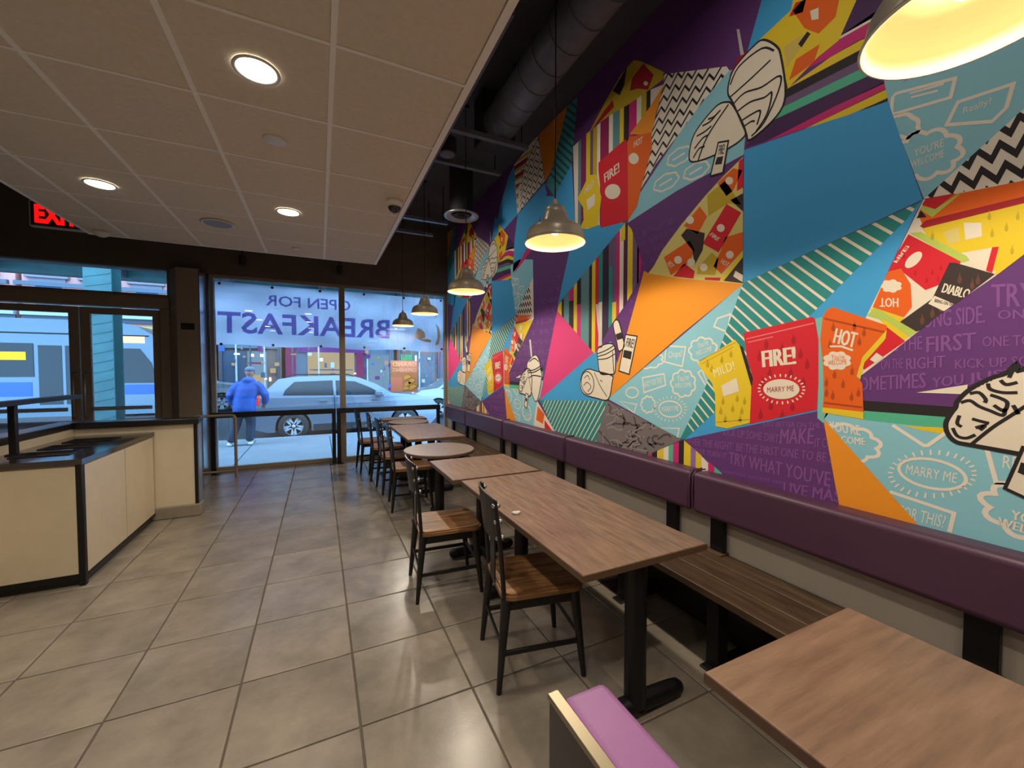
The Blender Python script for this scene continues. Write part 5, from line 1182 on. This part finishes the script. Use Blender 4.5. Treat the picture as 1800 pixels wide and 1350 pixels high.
# ---- elevated railway
M['elsteel'] = mat('el_steel', rgb(36, 84, 86), 0.55, vary=0.2, vscale=3); M['deck'] = mat('el_deck', rgb(78, 86, 94), 0.7, vary=0.15, vscale=2)
def el_col(x, y, lab):
    e = tag(empty('railway_column', (x, y, -0.13)), lab, 'column', 'steel columns of the elevated railway')
    MB().box(-0.22, 0.22, -0.24, -0.20, 0, 4.88).box(-0.22, 0.22, 0.20, 0.24, 0, 4.88).box(-0.03, 0.03, -0.2, 0.2, 0, 4.88).build('shaft', M['elsteel'], e)
    for k in range(20):
        z = 0.6 + k * 0.2
        MB().add([(-0.2, -0.245, z), (-0.2, -0.245, z + 0.03), (0.2, -0.245, z + 0.13), (0.2, -0.245, z + 0.10)], [(0, 1, 2, 3)]).add([(-0.2, -0.252, z), (-0.2, -0.252, z + 0.03), (0.2, -0.252, z + 0.13), (0.2, -0.252, z + 0.10)], [(0, 1, 2, 3)]).build('lacing_bar', M['elsteel'], e)
    MB().prism([(-0.22, 4.4), (-0.9, 4.88), (0.9, 4.88), (0.22, 4.4)], -0.18, 0.18, 'y').build('bracket', M['elsteel'], e)
    MB().bbox(-0.35, 0.35, -0.35, 0.35, 0, 0.4, 0.03, 1).build('footing', M['walk'], e)
el_col(-4.12, 11.55, 'teal laced steel column of the elevated railway standing beyond the door')
el_col(5.6, 11.55, 'teal steel railway column behind the mural corner'); el_col(-14.0, 11.55, 'teal steel railway column far along the street')
ed = tag(empty('railway_deck', (0, 11.3, 4.76)), 'grey underside of the elevated railway deck above the street', 'railway')
MB().box(-60, 60, 0, 0.35, 0, 0.9).build('edge_girder', M['elsteel'], ed); MB().box(-60, 60, 7.6, 7.95, 0, 0.9).build('edge_girder', M['elsteel'], ed)
MB().box(-60, 60, 0.35, 7.6, 0.55, 0.75).build('deck_plate', M['deck'], ed)
for k in range(-10, 10): MB().box(k * 3.2, k * 3.2 + 0.3, 0.35, 7.6, 0.05, 0.55).build('cross_beam', M['deck'], ed)

# ---- shops across the street
M['brickp'] = mat('facade_pink', rgb(190, 132, 124), 0.85, vary=0.06, vscale=3); M['brickb'] = mat('facade_brown', rgb(112, 88, 78), 0.85, vary=0.1, vscale=3); M['faceg'] = mat('facade_grey', rgb(84, 94, 104), 0.8, vary=0.1, vscale=3)
M['hood'] = mat('window_hood', rgb(112, 104, 112), 0.8); M['trimw'] = mat('facade_trim', rgb(160, 166, 174), 0.7); M['wing'] = mat('far_window', rgb(70, 96, 120), 0.15, spec=0.7)
M['shopw'] = emat('shop_warm', (1.0, 0.80, 0.50, 1), 0.42); M['shopc'] = emat('shop_cool', (0.4, 0.7, 1.0, 1), 0.4); M['shopp'] = emat('shop_purple', (0.30, 0.14, 0.80, 1), 0.42); M['shopm'] = emat('shop_magenta', (0.6, 0.14, 0.5, 1), 0.32); M['shopg'] = emat('shop_green', (0.1, 0.9, 0.4, 1), 0.6); M['shopbl'] = emat('shop_blue', (0.08, 0.25, 1.0, 1), 0.8); M['shopdark'] = mat('shop_dark', rgb(56, 70, 86), 0.3); M['lampw'] = emat('lamp_white', (1, .92, .8, 1), 2.5)
Y2 = 26.0
def building(x0, x1, h, fac, lab, wins, shop):
    e = tag(empty('shop_building', ((x0 + x1) / 2, Y2, 0)), lab, 'building', 'shop buildings across the street'); hwid = (x1 - x0) / 2
    MB().box(-hwid, hwid, 0, 8, -0.1, h).build('facade', fac, e)
    n, rows = wins
    for r in range(rows):
        for i in range(n):
            cx = -hwid + (i + .5) * 2 * hwid / n; z = 4.35 + r * 3.0
            MB().box(cx - 0.62, cx + 0.62, -0.10, 0.0, z - 0.12, z).build('sill', M['trimw'], e)
            MB().box(cx - 0.72, cx + 0.72, -0.22, 0.0, z + 1.4, z + 1.55).box(cx - 0.6, cx + 0.6, -0.12, 0.0, z + 1.2, z + 1.4).build('lintel', M['hood'], e)
            wn = MB().box(cx - 0.5, cx + 0.5, -0.03, 0.0, z, z + 1.2).build('window', M['trimw'], e)
            MB().box(cx - 0.44, cx + 0.44, -0.04, -0.028, z + 0.06, z + 0.57).box(cx - 0.44, cx + 0.44, -0.04, -0.028, z + 0.63, z + 1.15).build('pane', M['wing'], wn)
    MB().box(-hwid, hwid, -0.25, 0.0, 4.05, 4.3).build('cornice', M['trimw'], e); MB().box(-hwid, hwid, -0.12, 0.0, 3.85, 4.05).build('cornice', M['shopdark'], e)
    for nm, a, b, z0, z1, m, dpt in shop:
        MB().box(-hwid + a, -hwid + b, -dpt, 0.0, z0, z1).build(nm, M[m], e)
    if fac is M['brickp']:
        MB().box(-hwid, hwid, -0.6, -0.4, 5.32, 5.5).build('cable_tray', M['shopdark'], e); MB().box(-hwid, hwid, -0.6, -0.4, 5.14, 5.26).build('light_ledge', M['trimw'], e)
    return e
building(-34, -12.2, 11, M['brickp'], 'long pink building seen high through the door transom', (9, 2), [('shop_window', 1 + 3 * k, 3.6 + 3 * k, 0.4, 2.9, 'shopdark', .05) for k in range(7)])
building(-12, -5.0, 11, M['brickp'], 'pink building with white window hoods above the bus front', (4, 2), [('shop_window', 0.4, 3.0, 0.3, 2.8, 'shopdark', .05), ('shop_window', 3.4, 6.6, 0.3, 2.8, 'shopw', .05), ('shop_sign', 0.3, 6.7, 3.0, 3.7, 'byellow', .12)])
building(-4.8, -1.9, 10, M['brickb'], 'brown shop building with cool lit window left of the purple shop', (2, 2), [('shop_window', 0.2, 1.2, 0.3, 2.6, 'shopdark', .05), ('shop_window', 1.3, 2.2, 0.3, 2.6, 'shopc', .05), ('shop_shelf', 1.35, 2.15, 1.9, 2.0, 'shopm', .09), ('lamp', 1.4, 1.6, 2.3, 2.45, 'lampw', .09), ('lamp', 1.9, 2.1, 2.3, 2.45, 'lampw', .09), ('notice', 1.4, 2.1, 0.4, 1.3, 'shopw', .07), ('shop_sign', 0.1, 2.8, 2.75, 3.6, 'faceg', .15)])
b4 = building(-1.7, 4.2, 10, M['faceg'], 'shop with purple lit frame and bright window across the street', (3, 2), [('shop_window', 0.0, 0.5, 0.2, 2.9, 'shopm', .06), ('shop_window', 1.1, 3.6, 0.3, 2.6, 'shopw', .05), ('lit_frame', 0.6, 4.3, 2.6, 2.95, 'shopp', .12), ('lit_frame', 3.7, 4.1, 0.2, 2.6, 'shopm', .12), ('shop_window', 4.4, 5.6, 0.3, 2.5, 'shopc', .05), ('shop_shelf', 1.2, 3.5, 1.55, 1.62, 'shopdark', .09), ('notice', 1.3, 1.9, 0.5, 1.35, 'shopc', .08), ('notice', 2.1, 2.5, 0.5, 1.3, 'shopc', .08), ('notice', 2.8, 3.4, 0.5, 1.3, 'shopc', .08), ('shop_sign', 0.1, 5.8, 3.0, 3.7, 'shopdark', .15)])
building(4.4, 9.6, 10, M['brickb'], 'dark shop with green and blue neon across the street', (3, 2), [('shop_window', 0.2, 2.4, 0.3, 2.6, 'shopdark', .05), ('neon_sign', 0.2, 0.9, 2.2, 2.55, 'shopg', .1), ('neon_sign', 3.8, 4.3, 1.95, 2.4, 'shopbl', .1), ('light_strip', 1.1, 1.2, 0.4, 2.5, 'lampw', .08), ('shop_window', 2.7, 4.9, 0.3, 2.6, 'shopdark', .05), ('notice', 0.4, 0.95, 0.5, 1.6, 'shopc', .08), ('notice', 2.9, 3.4, 0.6, 1.8, 'shopc', .08)])
building(9.8, 16, 10, M['faceg'], 'grey shop building beside the mural corner across the street', (3, 2), [('shop_window', 0.3, 2.8, 0.3, 2.6, 'shopdark', .05), ('shop_window', 3.2, 5.8, 0.3, 2.6, 'shopc', .05), ('lit_frame', 0.2, 0.5, 1.0, 2.8, 'shopp', .1)])
building(16.2, 40, 10, M['brickb'], 'long brown building at the far end of the street', (9, 2), [('shop_window', 1 + 3 * k, 3.6 + 3 * k, 0.4, 2.9, 'shopdark', .05) for k in range(7)])

# goods and small lights in the shop windows
rgs = random.Random(21); GOODS = ['shopw', 'shopc', 'shopm', 'shopp', 'shopc', 'shopbl', 'lampw', 'trimw', 'shopdark', 'hood', 'shopw', 'shopdark']
SHOPS = [o for o in COL.objects if o.name.startswith('shop_building')]
for e, xa, xb, n in ((b4, -2.6, 2.7, 46), (SHOPS[4], -2.5, 2.5, 46), (SHOPS[2], -1.3, 1.3, 24), (SHOPS[1], -3.2, 3.2, 14), (SHOPS[5], -3.0, 3.0, 16)):
    for i in range(n):
        x, z = rgs.uniform(xa, xb), rgs.uniform(0.4, 3.4); a, b = rgs.uniform(0.04, 0.14), rgs.uniform(0.03, 0.16); d = rgs.uniform(0.16, 0.24)
        MB().bbox(x - a, x + a, -d, -d + 0.05, z - b, z + b, 0.01, 1).build('display_item', M[rgs.choice(GOODS)], e)
    for i in range(8):
        x = xa + (xb - xa) * (i + .5) / 8; MB().sphere((x, -0.3, 3.35 + 0.12 * math.sin(i * 1.7)), 0.06, 8, 6).build('string_lamp', M['lampw'], e)
    for i in range(5):
        x = xa + (xb - xa) * i / 4; MB().box(x - 0.04, x + 0.04, -0.16, -0.0, -0.05, 3.0).build('mullion', M['trimw'] if i % 2 else M['shopdark'], e)
# ---- person walking past
pe = tag(empty('person', (-1.42, 10.0, -0.02)), 'person in a blue hooded jacket and dark trousers walking along the sidewalk', 'person')
M['jacket'] = mat('jacket_blue', rgb(30, 74, 150), 0.7, vary=0.25, vscale=6); M['trouser'] = mat('trouser_dark', rgb(44, 50, 66), 0.8); M['skin'] = mat('skin', rgb(170, 112, 92), 0.6); M['shoe'] = mat('shoe_white', rgb(214, 222, 230), 0.6); M['cap'] = mat('cap_grey', rgb(96, 104, 116), 0.7)
# each of body, jacket and trousers is one continuous remeshed surface
def fused(name, mb, m, vox, it=4):
    o = mb.build(name, m, pe)
    r = o.modifiers.new('r', 'REMESH'); r.mode = 'VOXEL'; r.voxel_size = vox; r.use_smooth_shade = True
    k = o.modifiers.new('k', 'SMOOTH'); k.iterations = it; k.factor = 0.5
    return o
def ellring(mb, rows, n=20):
    vs = []; fs = []
    for cx, cy, cz, rx, ry in rows:
        for i in range(n):
            t = 2 * math.pi * i / n; vs.append((cx + rx * math.cos(t), cy + ry * math.sin(t), cz))
    for j in range(len(rows) - 1):
        for i in range(n): fs.append((j * n + i, j * n + (i + 1) % n, (j + 1) * n + (i + 1) % n, (j + 1) * n + i))
    mb.add(vs, fs, True); mb.add(vs[:n], [tuple(range(n))[::-1]]); mb.add(vs[-n:], [tuple(range(n))]); return mb
bd_ = MB()
bd_.sphere((0.09, 0.14, 1.53), 0.095, 14, 10, (0.88, 1.0, 1.2)).tube([(0.06, 0.09, 1.30), (0.085, 0.13, 1.46)], 0.055)
ellring(bd_, [(0, 0, 0.78, .12, .09), (0.02, 0.02, 1.0, .12, .09), (0.05, 0.06, 1.2, .15, .10), (0.06, 0.09, 1.33, .13, .08)])
for sx, ax in ((-1, 0.06), (1, 0.06)):
    bd_.tube([(ax + sx * 0.15, 0.07, 1.28), (ax + sx * 0.30, 0.03, 1.08), (ax + sx * 0.29, 0.12, 0.90), (ax + sx * 0.28, 0.15, 0.82)], [0.05, 0.042, 0.036, 0.032])
    for f in range(4): bd_.tube([(ax + sx * 0.28 + (f - 1.5) * 0.018, 0.15 + f * 0.004, 0.83), (ax + sx * 0.27 + (f - 1.5) * 0.02, 0.17, 0.78), (ax + sx * 0.265 + (f - 1.5) * 0.02, 0.185, 0.745 + 0.006 * abs(f - 1.5))], [0.012, 0.010, 0.008], 6)
    bd_.tube([(ax + sx * 0.25, 0.15, 0.83), (ax + sx * 0.225, 0.18, 0.79)], [0.012, 0.009], 6)
for (a_, k_, f_) in (((-0.08, 0, 0.80), (-0.15, 0.06, 0.45), (-0.26, -0.03, 0.08)), ((0.08, 0, 0.80), (0.10, 0.05, 0.45), (0.08, 0.0, 0.08))):
    bd_.tube([a_, k_, f_], [0.08, 0.055, 0.04])
fused('body', bd_, M['skin'], 0.011, 2)
jk = ellring(MB(), [(0, 0, 0.72, .215, .17), (0.0, 0.0, 0.80, .21, .165), (0.02, 0.02, 1.0, .20, .15), (0.05, 0.05, 1.18, .215, .155), (0.06, 0.08, 1.30, .185, .13), (0.065, 0.10, 1.38, .11, .10), (0.07, 0.11, 1.43, .08, .08)])
for sx, ax in ((-1, 0.06), (1, 0.06)):
    jk.tube([(ax + sx * 0.13, 0.08, 1.29), (ax + sx * 0.22, 0.06, 1.20), (ax + sx * 0.31, 0.03, 1.06), (ax + sx * 0.315, 0.09, 0.95), (ax + sx * 0.29, 0.13, 0.86)], [0.10, 0.095, 0.08, 0.072, 0.06])
jk.sphere((0.065, 0.02, 1.36), 0.10, 14, 8, (1.15, 0.8, 0.75))
fused('jacket', jk, M['jacket'], 0.02, 3)
tr_ = ellring(MB(), [(0, 0, 0.68, .17, .14), (0, 0, 0.92, .16, .13)])
for (a_, k_, f_) in (((-0.09, 0, 0.78), (-0.155, 0.06, 0.45), (-0.25, -0.03, 0.10)), ((0.09, 0, 0.78), (0.105, 0.05, 0.45), (0.08, 0.0, 0.10))):
    tr_.tube([a_, k_, f_], [0.115, 0.09, 0.075])
fused('trousers', tr_, M['trouser'], 0.02, 3)
for x, y in ((-0.27, 0.02), (0.085, 0.05)):
    MB().sphere((x, y, 0.05), 0.06, 12, 8, (0.85, 2.1, 0.75)).build('shoe', M['shoe'], pe)
MB().sphere((0.093, 0.145, 1.585), 0.098, 16, 10, (1, 1.1, 0.75)).build('cap', M['cap'], pe)
for sx in (-1, 1): MB().sphere((0.093 + sx * 0.085, 0.15, 1.53), 0.022, 8, 6, (0.5, 1, 1.4)).build('ear', M['skin'], pe)
